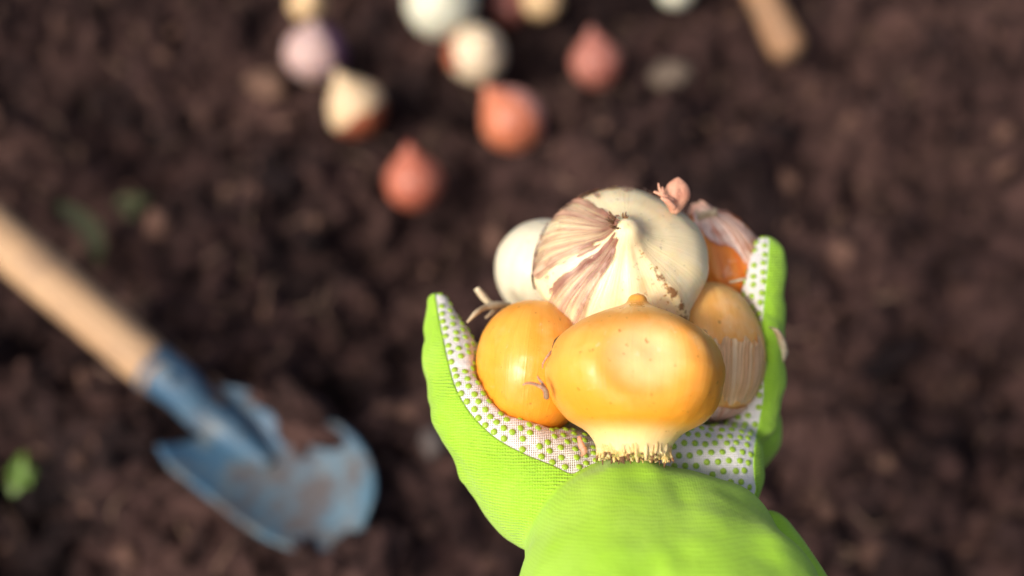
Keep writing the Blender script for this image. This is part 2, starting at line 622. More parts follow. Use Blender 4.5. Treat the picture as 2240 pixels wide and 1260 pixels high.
def clods(n, rmin, rmax, variants, power, seed, keep=None):
    rng = np.random.default_rng(seed)
    Vs, Ts, tones, o = [], [], [], 0
    X = rng.uniform(-0.60, 0.60, n)
    Y = rng.uniform(0.10, 0.96, n)
    R = rmin * (1 - rng.random(n)) ** (-1 / power)
    R = np.minimum(R, rmax * rng.uniform(0.6, 1.0, n))
    Z = H(X, Y)
    jx = on_z(505, 955, 0.016)
    al = (X - jx.x) * 0.80 - (Y - jx.y) * 0.60
    ac = (X - jx.x) * 0.60 + (Y - jx.y) * 0.80
    off = ~((al > -0.03) & (al < 0.103) & (np.abs(ac) < 0.038))     # none inside the trowel blade
    for i in np.nonzero(off)[0]:
        Vv, T = variants[rng.integers(len(variants))]
        S = np.diag(rng.uniform(0.6, 1.25, 3)) * R[i]
        P = Vv @ S @ rot_rand(rng).T + (X[i], Y[i], Z[i] + R[i] * rng.uniform(-0.1, 0.45))
        Vs.append(P)
        Ts.append(T + o)
        o += len(P)
        tones.append(np.full(len(P), np.clip(rng.normal(0.40, 0.24), 0, 1)))
    return np.vstack(Vs), np.vstack(Ts), np.concatenate(tones)


v2 = [lump(k, ICO2) for k in range(10)]
v3 = [lump(30 + k, ICO3, 0.5, 1.2) for k in range(6)]
v1 = [lump(60 + k, ICO1, 0.5) for k in range(8)]
A = clods(13000, 0.0012, 0.0045, v1, 1.8, 1)
B = clods(1700, 0.0036, 0.0085, v2, 2.2, 2)
C = clods(70, 0.009, 0.017, v3, 2.2, 3)
Vc = np.vstack([A[0], B[0], C[0]])
Tc = np.vstack([A[1], B[1] + len(A[0]), C[1] + len(A[0]) + len(B[0])])
tn = np.concatenate([A[2], B[2], C[2]])
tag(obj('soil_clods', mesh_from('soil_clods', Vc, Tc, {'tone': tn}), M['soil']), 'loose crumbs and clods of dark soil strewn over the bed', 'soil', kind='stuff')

fib = []
for i in range(420):
    x, y = rng.uniform(-0.5, 0.55), rng.uniform(0.12, 0.95)
    a, L = rng.uniform(0, 2 * math.pi), rng.uniform(0.008, 0.035)
    z = float(H(x, y)) + 0.004
    pts = []
    for k in range(5):
        s = (k / 4 - 0.5) * L
        bnd = L * 0.25 * math.sin(k * 0.9 + i)
        pts.append((x + s * math.cos(a) - bnd * math.sin(a), y + s * math.sin(a) + bnd * math.cos(a), z + rng.uniform(0, 0.004)))
    fib.append(tube(pts, np.array([0.4, 1, 1, 0.8, 0.3]) * rng.uniform(0.0004, 0.0011), 4))
Vf, Ff = join(fib)
tag(obj('soil_fibres', mesh_from('soil_fibres', Vf, Ff), plain_mat('dry_fibre', (0.20, 0.125, 0.085), (0.13, 0.075, 0.05), 40, 0.8)), 'fine dry roots and plant fibres lying in the soil', 'plant debris', kind='stuff')


# ------------------------------------------------------------------ bulbs
class Bulb:
    """a surface of revolution about local z with ridges, lumps and dents, in millimetres"""

    def __init__(s, prof, ridges=(), lump=0.03, dents=(), seed=1, sx=1.0, sy=1.0, bend=(0, 0)):
        pr = spline(np.array(prof, float), 24)
        d = np.concatenate([[0], np.cumsum(np.hypot(*np.diff(pr, axis=0).T))])
        s.tp = d / d[-1]
        s.r, s.z = np.maximum(pr[:, 0], 0), pr[:, 1]
        s.ridges, s.lump, s.dents, s.seed, s.sx, s.sy, s.bend = ridges, lump, dents, seed, sx, sy, bend
        s.h = s.z.max() - s.z.min()

    def surf(s, th, t):
        r = np.interp(t, s.tp, s.r)
        z = np.interp(t, s.tp, s.z)
        k = np.ones_like(r)
        for a0, w, amp, ta, tb in s.ridges:
            dth = (th - a0 + math.pi) % (2 * math.pi) - math.pi
            g = np.exp(-(dth / w) ** 2)
            e = np.clip((t - ta) / 0.10, 0, 1) * np.clip((tb - t) / 0.08, 0, 1)
            k = k + amp * g * e
        u = np.stack([np.cos(th), np.sin(th), z / 20], -1)
        k = k + s.lump * fbm(u * 1.4 + s.seed * 3.1, 2, s.seed) + 0.006 * vnoise(u * 7 + s.seed, s.seed + 9)
        P = np.stack([r * k * np.cos(th) * s.sx, r * k * np.sin(th) * s.sy, z], -1)
        zz = (z / s.h)
        P[..., 0] += s.bend[0] * zz ** 2 * np.sign(zz)
        P[..., 1] += s.bend[1] * zz ** 2 * np.sign(zz)
        for c, n, rad, dep in s.dents:
            n = np.array(n, float) / np.linalg.norm(n)
            q = P - np.array(c)
            ax = q @ n
            tr = np.linalg.norm(q - ax[..., None] * n, axis=-1)
            P = P - n * (dep * np.exp(-(tr / rad) ** 3) * (ax > -8))[..., None]
        return P

    def mesh(s, nt=112, nz=84, rust=None):
        th = np.linspace(-math.pi, math.pi, nt, endpoint=False)
        t = np.linspace(0, 1, nz)
        TH, T = np.meshgrid(th, t, indexing='xy')
        P = s.surf(TH, T).reshape(-1, 3)
        I = np.arange(nt * nz).reshape(nz, nt)
        J = np.roll(I, -1, 1)
        Q = np.stack([I[:-1], J[:-1], J[1:], I[1:]], -1).reshape(-1, 4)
        at = {'stk': np.stack([np.cos(TH), np.sin(TH), T], -1).reshape(-1, 3), 'tt': T.ravel(),
              'rust': (rust(TH, T) if rust else np.zeros_like(T)).ravel()}
        return P, Q, at

    def patch(s, mask, th0, th1, t0, t1, off=0.35, n=150, rust=None, lift=1.0):
        """a papery scrap of skin lying on the bulb where mask(theta, t) > 0"""
        th = np.linspace(th0, th1, n)
        t = np.linspace(t0, t1, n)
        TH, T = np.meshgrid(th, t, indexing='xy')
        P = s.surf(TH, T)
        e = 1e-3
        N = np.cross(s.surf(TH + e, T) - P, s.surf(TH, T + e) - P)
        N /= np.linalg.norm(N, axis=-1, keepdims=True) + 1e-9
        f = mask(TH, T)
        edge = np.exp(-np.clip(f, 0, None) * 9)
        wr = vnoise(np.stack([np.cos(TH) * 6, np.sin(TH) * 6, T * 5], -1), 3) * 0.25
        P = P + N * (off + lift * edge * np.clip(vnoise(P * 0.22, 8) + 0.4, 0, 1) + wr * 0.6)[..., None]
        P = P.reshape(-1, 3)
        I = np.arange(n * n).reshape(n, n)
        Q = np.stack([I[:-1, :-1], I[:-1, 1:], I[1:, 1:], I[1:, :-1]], -1).reshape(-1, 4)
        ex = np.concatenate([np.stack([np.cos(TH), np.sin(TH), T], -1).reshape(-1, 3), T.reshape(-1, 1),
                             (rust(TH, T, f) if rust else np.clip(1 - f * 9, 0, 1)).reshape(-1, 1)], 1)
        (Va, Ta, Ea), _, _ = clip(P, tri(Q), f.ravel(), ex)
        return Va, Ta, {'stk': Ea[:, :3], 'tt': Ea[:, 3], 'rust': Ea[:, 4]}


def frame(center, axis, ref):
    a = Vector(axis).normalized()
    x = Vector(ref)
    x = (x - a * x.dot(a)).normalized()
    y = a.cross(x)
    R = Matrix((x, y, a)).transposed().to_4x4()
    return Matrix.Translation(center) @ R


def held(center, axis):
    """matrix of a bulb in the held group: centre in mm and axis, both right / up / towards viewer"""
    c = HAND_M @ Vector(np.asarray(center) / 1000.0)
    return frame(c, CAM_R @ Vector(axis), CAM_R @ Vector((1, 0, 0)))


def put(name, data, mat, parent):
    V, Q, at = data
    return obj(name, mesh_from(name, V * 0.001, Q, at), mat, parent)


R_ = math.radians


def rag(TH, T, fr, seed, amp):
    return amp * fbm(np.stack([np.cos(TH) * fr, np.sin(TH) * fr, T * fr * 1.4], -1), 4, seed, 0.62)


# ---- the white bulb on top
top_c = hp(1358, 584, -22)
top_ax = (-0.02, 0.44, 0.90)
top = Bulb([(0, -17), (7, -17), (15, -14), (22.5, -8), (26.0, 0), (25.2, 5.2), (21.2, 10.6), (15.4, 14.6), (11, 16.8), (8.0, 18.6), (5.8, 20.8), (4.3, 23.2), (3.0, 25.0), (1.4, 26.0), (0, 26.2)],
           ridges=[(R_(-48), 0.085, 0.060, 0.36, 0.90), (R_(-66), 0.15, -0.060, 0.30, 0.93), (R_(-30), 0.20, -0.050, 0.4, 0.93), (R_(-96), 0.12, -0.055, 0.28, 0.93),
                   (R_(-82), 0.12, 0.035, 0.30, 0.92), (R_(-125), 0.2, 0.030, 0.30, 0.92), (R_(-150), 0.16, -0.030, 0.30, 0.92), (R_(20), 0.25, 0.022, 0.36, 0.9),
                   (R_(60), 0.2, -0.026, 0.36, 0.92), (R_(95), 0.25, 0.022, 0.36, 0.9), (R_(165), 0.16, -0.024, 0.36, 0.9), (R_(190), 0.14, 0.024, 0.36, 0.9)],
           lump=0.030, seed=4, bend=(0.6, -0.6), sy=0.94)


def top_rust(TH, T):
    def line(a, w, ta, tb):
        d = (TH - R_(a) + math.pi) % (2 * math.pi) - math.pi
        return np.exp(-(d / w) ** 2) * np.clip((T - ta) / 0.06, 0, 1) * np.clip((tb - T) / 0.08, 0, 1)
    return np.clip(line(-49, 0.10, 0.40, 0.90) + 0.6 * line(-70, 0.10, 0.45, 0.9) + 0.55 * line(-95, 0.06, 0.4, 0.8) + 0.35 * line(-60, 0.5, 0.4, 0.97)
                   + 0.8 * np.clip((T - 0.975) / 0.02, 0, 1) + 0.25 * line(20, 0.5, 0.5, 0.95), 0, 1)


top_o = empty('flower_bulb', held(top_c, top_ax))
tag(top_o, 'large squat cream white bulb with torn purple brown skin, topmost of the held bulbs', 'bulb', 'bulbs held in the glove')
put('body', top.mesh(180, 130, top_rust), M['top'], top_o)


def rays(TH, k, seed):
    return vnoise(np.stack([np.cos(TH) * k, np.sin(TH) * k, np.zeros_like(TH)], -1), seed)


def mA(TH, T):
    lo = 0.58 + 0.16 * rays(TH, 9, 3) + 0.06 * rays(TH, 26, 4) - 0.26 * np.clip((TH - R_(150)) / 0.35, 0, 1)
    return np.minimum(np.minimum((TH - R_(112)) * 0.8, (R_(196) - TH) * 0.8), np.minimum((0.945 - T) * 5, (T - lo) * 2.2)) * 0.6 + rag(TH, T, 3.4, 21, 0.10)


def mA2(TH, T):
    lo = 0.36 + 0.05 * rays(TH, 22, 14)
    return np.minimum(np.minimum((TH - R_(158)) * 0.8, (R_(206) - TH) * 0.8), np.minimum((0.50 - T) * 3, (T - lo) * 3)) * 0.7 + rag(TH, T, 3.4, 51, 0.13)


def mB(TH, T):
    lo = 0.46 + 0.14 * rays(TH, 12, 8) + 0.05 * rays(TH, 30, 9)
    return np.minimum(np.minimum((TH - R_(207)) * 1.2, (R_(238) - TH - 0.25 * (T - 0.6)) * 1.2), np.minimum((0.925 - T) * 5, (T - lo) * 2.2)) * 0.6 + rag(TH, T, 3.6, 44, 0.07)


def mC(TH, T):
    return np.minimum(np.minimum((TH - R_(207)) * 2, (R_(230) - TH) * 2), np.minimum((0.47 - T) * 4, (T - 0.33) * 4)) + rag(TH, T, 4.0, 5, 0.16)


def mD(TH, T):
    return np.minimum(np.minimum((TH - R_(38)) * 1.2, (R_(72) - TH) * 1.2), np.minimum((0.56 - T) * 4, (T - 0.38) * 4)) + rag(TH, T, 3.0, 15, 0.12)


def mE(TH, T):
    return np.minimum(np.minimum((TH - R_(84)) * 1.2, (R_(118) - TH) * 1.2), np.minimum((0.62 - T) * 4, (T - 0.40) * 4)) * 0.7 + rag(TH, T, 3.4, 25, 0.12)


def skin_tone(TH, T, f):
    return np.clip(np.clip(1 - f * 16, 0, 1) * 0.5 + np.clip((T - 0.68) / 0.22, 0, 1) * 0.85 + np.clip(rag(TH, T, 2.2, 33, 0.8), 0, 1), 0, 1)


put('papery_skin', top.patch(mA, R_(95), R_(205), 0.33, 0.97, 0.30, 170, skin_tone), M['purple_skin'], top_o)
put('papery_skin', top.patch(mA2, R_(145), R_(215), 0.28, 0.60, 0.5, 130, lambda a, t, f: np.clip(0.55 + 0.5 * rag(a, t, 3, 9, 1.0), 0, 1)), M['purple_skin'], top_o)
put('papery_skin', top.patch(mE, R_(75), R_(125), 0.34, 0.70, 0.3, 90, skin_tone), M['purple_skin'], top_o)
put('papery_skin', top.patch(mB, R_(196), R_(250), 0.30, 0.96, 0.30, 150, skin_tone), M['purple_skin'], top_o)
put('papery_skin', top.patch(mC, R_(200), R_(238), 0.30, 0.50, 0.55, 90, lambda a, b, f: np.full_like(a, 0.8)), M['purple_skin'], top_o)
put('papery_skin', top.patch(mD, R_(30), R_(80), 0.34, 0.60, 0.30, 90, skin_tone), M['purple_skin'], top_o)
# crumbled dry tip and the hair-thin root hanging at its left
cr = []
for k in range(16):
    a = rng.uniform(0, 2 * math.pi)
    p0 = np.array([2.0 * math.cos(a) - 1.5, 2.0 * math.sin(a) + 1.2, 24.9 + rng.uniform(-0.6, 0.6)])
    d = np.array([math.cos(a) * 0.9 - 0.6, math.sin(a) * 0.9 + 0.6, rng.uniform(0.0, 0.9)])
    cr.append(tube([p0, p0 + d * 0.8, p0 + d * 1.6 + rng.normal(0, 0.25, 3)], [0.35, 0.28, 0.1], 5))
Vx, Fx = join(cr)
obj('dry_tip', mesh_from('dry_tip', Vx * 0.001, Fx), M['stub_end'], top_o)
th = np.array([R_(198), R_(200), R_(203), R_(209), R_(216)])
hair = top.surf(th, np.array([0.36, 0.34, 0.37, 0.36, 0.37])) * np.array([[1.06], [1.03], [1.012], [1.012], [1.01]])
hv = [tube(spline(hair, 6) * 0.001, 0.00011, 4)]
sd = lump(3, ICO1, 0.3)
hv.append((sd[0] * np.array([0.9, 0.55, 0.5]) * 0.001 + hair[1] * 0.001, [tuple(f) for f in sd[1]]))
Vx, Fx = join(hv)
obj('root_thread', mesh_from('root_thread', Vx, Fx), M['root'], top_o)

# ---- the front yellow bulb with its root crown
fr_c = hp(1390, 818, 12)
fr_ax = (0.04, 0.975, -0.20)
front = Bulb([(0, -22.6), (6.0, -22.6), (9.0, -22.0), (10.0, -20.2), (11.2, -18.0), (13.4, -15.7), (18.6, -12.6), (22.4, -7.8), (24.4, -1.5), (24.2, 3), (21.5, 9), (16, 13.6), (10, 16.6), (5, 18.6), (3.0, 20.0), (2.2, 21.6), (0, 22.6)],
             ridges=[(R_(-30), 0.25, -0.02, 0.2, 0.9), (R_(-10), 0.2, 0.015, 0.2, 0.9), (R_(-150), 0.3, 0.02, 0.3, 0.9)],
             lump=0.02, dents=[((0.5, -19, 1.2), (0.10, -1, 0.10), 10.5, 4.6)], seed=11, bend=(0.8, 0))
fr_o = empty('flower_bulb', held(fr_c, fr_ax))
tag(fr_o, 'smooth yellow bulb lying on its side in front, root crown against the green cuff', 'bulb', 'bulbs held in the glove')


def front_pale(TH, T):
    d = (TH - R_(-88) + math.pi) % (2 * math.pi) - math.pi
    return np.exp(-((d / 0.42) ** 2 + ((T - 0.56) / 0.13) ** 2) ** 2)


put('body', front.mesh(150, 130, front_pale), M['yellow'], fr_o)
stub, ends = [], []
for k in range(360):
    a = rng.uniform(0, 2 * math.pi)
    inner = k > 170
    rr = 9.0 * math.sqrt(rng.random()) if inner else rng.uniform(8.9, 9.7)
    o_ = np.array([math.cos(a), math.sin(a), 0])
    L = rng.gamma(2.0, 0.36)
    p0 = o_ * (rr + (0.0 if inner else 0.6)) + (0, 0, -18.6)
    p1 = o_ * rr + (0, 0, -21.2)
    p2 = o_ * (rr + rng.uniform(-0.4, 0.7)) + (rng.normal(0, 0.35), rng.normal(0, 0.35), -22.0 - L)
    r0 = rng.uniform(0.35, 0.75)
    stub.append(tube([p0, p1, p2], [r0 * 0.6, r0, r0 * 0.45], 6))
    if rng.random() < 0.35:
        ends.append(tube([p2 + (p1 - p2) * 0.25, p2 + (p2 - p1) * rng.uniform(0.1, 0.5)], [r0 * 0.8, r0 * 0.3], 6))
Vx, Fx = join(stub)
tag(obj('root_stubs', mesh_from('root_stubs', Vx * 0.001, Fx), M['stub'], fr_o), kind='stuff')
Vx, Fx = join(ends)
tag(obj('root_ends', mesh_from('root_ends', Vx * 0.001, Fx), M['stub_end'], fr_o), kind='stuff')


def strand(parent, pts, rad, mat, name='dried_root', flat=1.0):
    P = spline(np.array(pts, float), 6)
    r = np.interp(np.linspace(0, 1, len(P)), np.linspace(0, 1, len(rad)), rad)
    V, Fc = tube(P * 0.001, r * 0.001, 6)
    Mi = parent.matrix_world.inverted() @ HAND_M if parent else Matrix()
    V = np.array([(Mi @ Vector(v))[:] for v in V])
    return obj(name, mesh_from(name, V, Fc), mat, parent)


bpy.context.view_layer.update()
strand(fr_o, [hp(1196, 870, 22), hp(1192, 852, 24), hp(1172, 841, 25), hp(1155, 838, 25), hp(1144, 842, 24)], [0.8, 0.75, 0.5, 0.4, 0.2], M['root'])
strand(fr_o, [hp(1193, 850, 22), hp(1186, 838, 23), hp(1178, 828, 22), hp(1176, 822, 22)], [0.5, 0.4, 0.3, 0.15], M['root'])
strand(fr_o, [hp(1208, 768, 16), hp(1196, 782, 18), hp(1188, 795, 18), hp(1187, 806, 18)], [0.4, 0.3, 0.25, 0.15], M['root'])
strand(fr_o, [hp(1228, 735, 12), hp(1218, 748, 13), hp(1210, 765, 15)], [0.5, 0.9, 0.5], M['stub_end'], 'dark_scab')
strand(fr_o, [hp(1266, 955, 16), hp(1272, 975, 17), hp(1278, 988, 17), hp(1272, 998, 16)], [0.5, 0.9, 0.9, 0.3], M['flake'], 'papery_scrap')

# ---- the left amber bulb
lf_c = hp(1163, 806, -16)
left = Bulb([(0, -19.5), (4, -19.4), (9, -17.6), (13.6, -12.5), (16.2, -5), (16.8, 1), (16.0, 7), (13.4, 13), (9.4, 17.2), (5, 19.6), (0, 20.4)], lump=0.02, seed=21, sx=1.0, sy=1.1)
lf_o = empty('flower_bulb', held(lf_c, (0.10, 0.97, -0.12)))
tag(lf_o, 'smooth egg shaped amber yellow bulb at the left, against the white dotted thumb', 'bulb', 'bulbs held in the glove')
put('body', left.mesh(120, 90), M['yellow2'], lf_o)

# ---- the right bulb with a pale papery coat
rt_c = hp(1548, 768, -31)
right = Bulb([(0, -21), (5, -20.6), (10, -18), (15.0, -12), (17.0, -4), (17.0, 3), (15.4, 10), (12.0, 16), (7, 20), (0, 21.8)], lump=0.03, seed=31, sx=1.0, sy=1.12)
rt_o = empty('flower_bulb', held(rt_c, (-0.05, 0.95, -0.20)))
tag(rt_o, 'amber bulb half wrapped in pale papery skin at the right, behind the front bulb', 'bulb', 'bulbs held in the glove')
put('body', right.mesh(120, 90), bulb_mat('peach_bulb', (0.94, 0.54, 0.18), (0.88, 0.40, 0.07), (0.92, 0.60, 0.30), None, None, 0.8, 0.42, 0.4, 0.6, fine=0.5), rt_o)


def mR(TH, T):
    lim = 0.50 - 0.10 * np.sin(TH * 1.0 + 1.2)
    return np.minimum((lim - T) * 3, (T - 0.20) * 4) + rag(TH, T, 2.8, 61, 0.17)


put('papery_skin', right.patch(mR, R_(-178), R_(30), 0.04, 0.70, 0.35, 150, lambda a, b, f: np.clip(1 - f * 12, 0, 1) * 0.4), M['pale_skin'], rt_o)


def mR2(TH, T):
    return np.minimum((0.17 - T) * 5, (T - 0.02) * 5) + rag(TH, T, 2.2, 71, 0.05)


put('papery_skin', right.patch(mR2, R_(-178), R_(60), 0.0, 0.30, 0.4, 110, lambda a, b, f: np.full_like(a, 0.4)), M['pink_skin'], rt_o)

# ---- the bulb at the back right, orange in torn pink and white skin
br_c = hp(1568, 588, -50)
back_r = Bulb([(0, -19), (6, -18), (11.5, -13), (14.8, -5), (15.2, 2), (13.4, 9), (9, 15), (4.5, 18.6), (2.4, 21), (0, 22.5)], lump=0.04, seed=41)
br_o = empty('flower_bulb', held(br_c, (-0.30, 0.93, 0.10)))
tag(br_o, 'orange bulb in torn pink and white skin at the back right of the held bulbs', 'bulb', 'bulbs held in the glove')
put('body', back_r.mesh(110, 84), M['orange'], br_o)


def mP(TH, T):
    return 0.05 + 0.24 * np.sin(TH * 3.2 + 7 * T) + rag(TH, T, 1.6, 81, 0.16) + (T - 0.55) * 0.6


put('papery_skin', back_r.patch(mP, R_(-178), R_(60), 0.05, 0.98, 0.4, 170, lambda a, b, f: np.clip(1 - f * 7, 0, 1) * 0.8), M['pink_skin'], br_o)
bpy.context.view_layer.update()
for k in range(5):
    a = 0.5 * k
    strand(br_o, [hp(1530 + 9 * k, 482 - 3 * k, -42), hp(1528 + 9 * k, 470 - 3 * k, -41), hp(1522 + 10 * k + 5 * math.sin(a * 3), 459 + 2 * k, -40)], [0.8, 0.6, 0.2], M['straw'], 'dry_tip')
strand(br_o, [hp(1595, 618, -34), hp(1620, 612, -33), hp(1645, 608, -34), hp(1672, 606, -36)], [0.4, 0.5, 0.4, 0.2], M['straw'], 'papery_scrap')
strand(br_o, [hp(1632, 520, -44), hp(1640, 512, -44), hp(1648, 516, -44)], [0.5, 0.7, 0.3], M['straw'], 'papery_scrap')

# ---- the white bulb at the back left
bl_c = hp(1192, 592, -52)
back_l = Bulb([(0, -16.5), (6, -16), (11.5, -12), (15.4, -5), (16.2, 1.5), (14.6, 8), (10.5, 13), (5.5, 16), (0, 17)], lump=0.02, seed=51)
bl_o = empty('flower_bulb', held(bl_c, (-0.1, 0.85, 0.45)))
tag(bl_o, 'pale white bulb half hidden at the back left, behind the topmost bulb', 'bulb', 'bulbs held in the glove')
put('body', back_l.mesh(110, 84), M['white'], bl_o)
bpy.context.view_layer.update()
strand(bl_o, [hp(1115, 668, -32), hp(1085, 668, -26), hp(1062, 672, -22), hp(1042, 684, -18), hp(1022, 705, -16)], [0.9, 1.3, 0.9, 0.9, 0.35], M['straw'])
strand(bl_o, [hp(1092, 672, -30), hp(1070, 662, -27), hp(1056, 648, -26), hp(1042, 630, -26)], [0.8, 1.0, 1.2, 1.0], M['straw'])
strand(bl_o, [hp(1085, 674, -28), hp(1076, 684, -26), hp(1062, 696, -25)], [0.7, 0.6, 0.3], M['straw'])

# ---- a tiny dry offset stuck behind the top bulb
of_c = hp(1479, 430, -14)
offs = Bulb([(0, -5.2), (1.4, -4.6), (3.2, -1.8), (4.0, 0.8), (3.1, 3.4), (1.4, 5.0), (0, 5.8)], lump=0.10, seed=71, sx=1.0, sy=0.55, ridges=[(R_(-100), 0.2, 0.15, 0.1, 0.9)])
of_o = empty('bulb_offset', held(of_c, (0.10, 0.98, 0.1)))
tag(of_o, 'tiny dry pinkish bulb offset with root tufts, perched behind the topmost bulb', 'bulb offset')
put('body', offs.mesh(48, 40), M['flake'], of_o)
bpy.context.view_layer.update()
for pts, rad in (([hp(1472, 440, -11), hp(1455, 430, -10), hp(1443, 424, -10), hp(1430, 419, -10)], [0.9, 0.7, 0.6, 0.35]),
                 ([hp(1462, 436, -11), hp(1450, 424, -10), hp(1443, 414, -10), hp(1440, 400, -10)], [0.8, 0.6, 0.45, 0.2]),
                 ([hp(1452, 426, -10), hp(1450, 416, -10), hp(1449, 408, -10)], [0.5, 0.4, 0.2]),
                 ([hp(1476, 455, -10), hp(1460, 440, -9), hp(1446, 432, -9)], [0.9, 1.0, 0.4])):
    strand(of_o, pts, rad, M['flake'], 'root')

# ------------------------------------------------------------------ the gloved hand
def cap(G, a, b, ra, rb):
    a, b = np.array(a, np.float32), np.array(b, np.float32)
    d = b - a
    q = G - a
    t = np.clip((q @ d) / (d @ d), 0, 1)
    return np.linalg.norm(q - t[..., None] * d, axis=-1) - (ra + (rb - ra) * t)


def ell(G, c, r, R=None):
    q = (G - np.array(c, np.float32))
    if R is not None: q = q @ R.astype(np.float32)
    q = q / np.array(r, np.float32)
    k = np.linalg.norm(q, axis=-1)
    return (k - 1) * float(np.min(r)) * (0.5 + 0.5 * float(np.mean(r)) / float(np.min(r)))


def smin(a, b, k):
    h = np.clip(0.5 + 0.5 * (b - a) / k, 0, 1)
    return b + (a - b) * h - k * h * (1 - h)


def chain(G, pts, rad, k=3.0):
    d = None
    for i in range(len(pts) - 1):
        c = cap(G, pts[i], pts[i + 1], rad[i], rad[i + 1])
        d = c if d is None else np.minimum(d, c)
    return d


hs = 1.05
gx = np.arange(-42, 108, hs, dtype=np.float32)
gy = np.arange(-142, 34, hs, dtype=np.float32)
gz = np.arange(-98, 82, hs, dtype=np.float32)
G = np.stack(np.meshgrid(gx, gy, gz, indexing='ij'), -1)

thumb = chain(G, [hp(960, 668, -30), hp(972, 720, -27), hp(992, 790, -22), hp(1028, 890, -13), hp(1100, 985, -9), hp(1190, 1062, -8)], [3.4, 6.0, 8.8, 11.2, 14.6, 16.5])
heel = smin(cap(G, hp(1190, 1062, -14), hp(1330, 1130, -10), 17, 20), cap(G, hp(1400, 1080, -26), hp(1565, 1046, -19), 19, 13.0), 8)
palm = cap(G, hp(1180, 930, -50), hp(1580, 935, -48), 20, 18)
palm2 = cap(G, hp(1300, 1000, -42), hp(1480, 1000, -42), 22, 21)
fing = chain(G, [hp(1205, 880, -56), hp(1195, 710, -74), hp(1205, 600, -76)], [9.5, 8.5, 7])
fing = np.minimum(fing, chain(G, [hp(1320, 870, -58), hp(1315, 680, -80), hp(1325, 560, -80)], [9.5, 8.8, 7]))
fing = np.minimum(fing, chain(G, [hp(1440, 870, -58), hp(1455, 680, -80), hp(1465, 560, -78)], [9.5, 8.6, 7]))
pinky = chain(G, [hp(1585, 960, -36), hp(1638, 905, -33), hp(1652, 840, -32), hp(1656, 720, -35), hp(1662, 600, -39), hp(1667, 566, -41)], [9.5, 9.0, 9.0, 9.0, 8.2, 7.0])
hand = smin(palm, palm2, 8)
hand = smin(hand, cap(G, hp(1480, 985, -20), hp(1600, 990, -22), 10, 9), 6)
hand = smin(hand, heel, 5)
hand = smin(hand, thumb, 7)
hand = smin(hand, fing, 4)
hand = smin(hand, pinky, 2.2)
# the bulbs press their hollows into the palm
blobs = [(fr_c, (24.6, 19, 24.6)), (lf_c, (16.8, 20.2, 17.6)), (rt_c, (16.6, 21.4, 18)), (br_c, (15.4, 19, 15.4)), (bl_c, (16.3, 17, 16.3)), (top_c, (26, 24, 24))]
blob = None
for c, r in blobs:
    e = ell(G, c, r)
    blob = e if blob is None else np.minimum(blob, e)
stubs = cap(G, fr_c + np.array([0, -14, 5.0]), fr_c + np.array([-1, -23, 8.0]), 11, 9.5)
blob = np.minimum(blob, stubs)
hand = -smin(-hand, blob, 4.0)
# loose gathered cuff
cuff = smin(cap(G, hp(1405, 1172, 5), hp(1440, 1300, 24), 20, 21), cap(G, hp(1318, 1190, 4), hp(1325, 1330, 25), 20.5, 20.5), 12)
cuff = smin(cuff, cap(G, hp(1530, 1200, 3), hp(1590, 1330, 24), 20, 22), 12)
cuff = smin(cuff, cap(G, hp(1335, 1330, 25), hp(1370, 1540, 50), 20, 24), 10)
cuff = smin(cuff, cap(G, hp(1590, 1330, 24), hp(1600, 1540, 50), 22, 26), 10)
cuff = smin(cuff, cap(G, hp(1682, 1180, -12), hp(1755, 1330, 0), 6.5, 9), 3.0)
Gs = G
wr = fbm(Gs * np.array([0.055, 0.035, 0.05]), 2, 77).astype(np.float32)
wr2 = fbm(Gs * np.array([0.05, 0.14, 0.10]), 2, 91).astype(np.float32)
wr3 = fbm(Gs * np.array([0.10, 0.03, 0.05]) + Gs[..., [1, 2, 0]] * 0.03, 2, 97).astype(np.float32)
cuff = cuff + wr * 1.2 + wr2 * 0.3 + wr3 * 0.7
wr4 = np.abs(fbm(Gs * np.array([0.06, 0.055, 0.05]) + Gs[..., [2, 0, 1]] * 0.02, 2, 123)).astype(np.float32)
hand = hand + wr2 * 0.6 + wr * 0.6 + np.clip(0.16 - wr4, 0, 1) * 5.0
glove = smin(hand, cuff, 1.5)


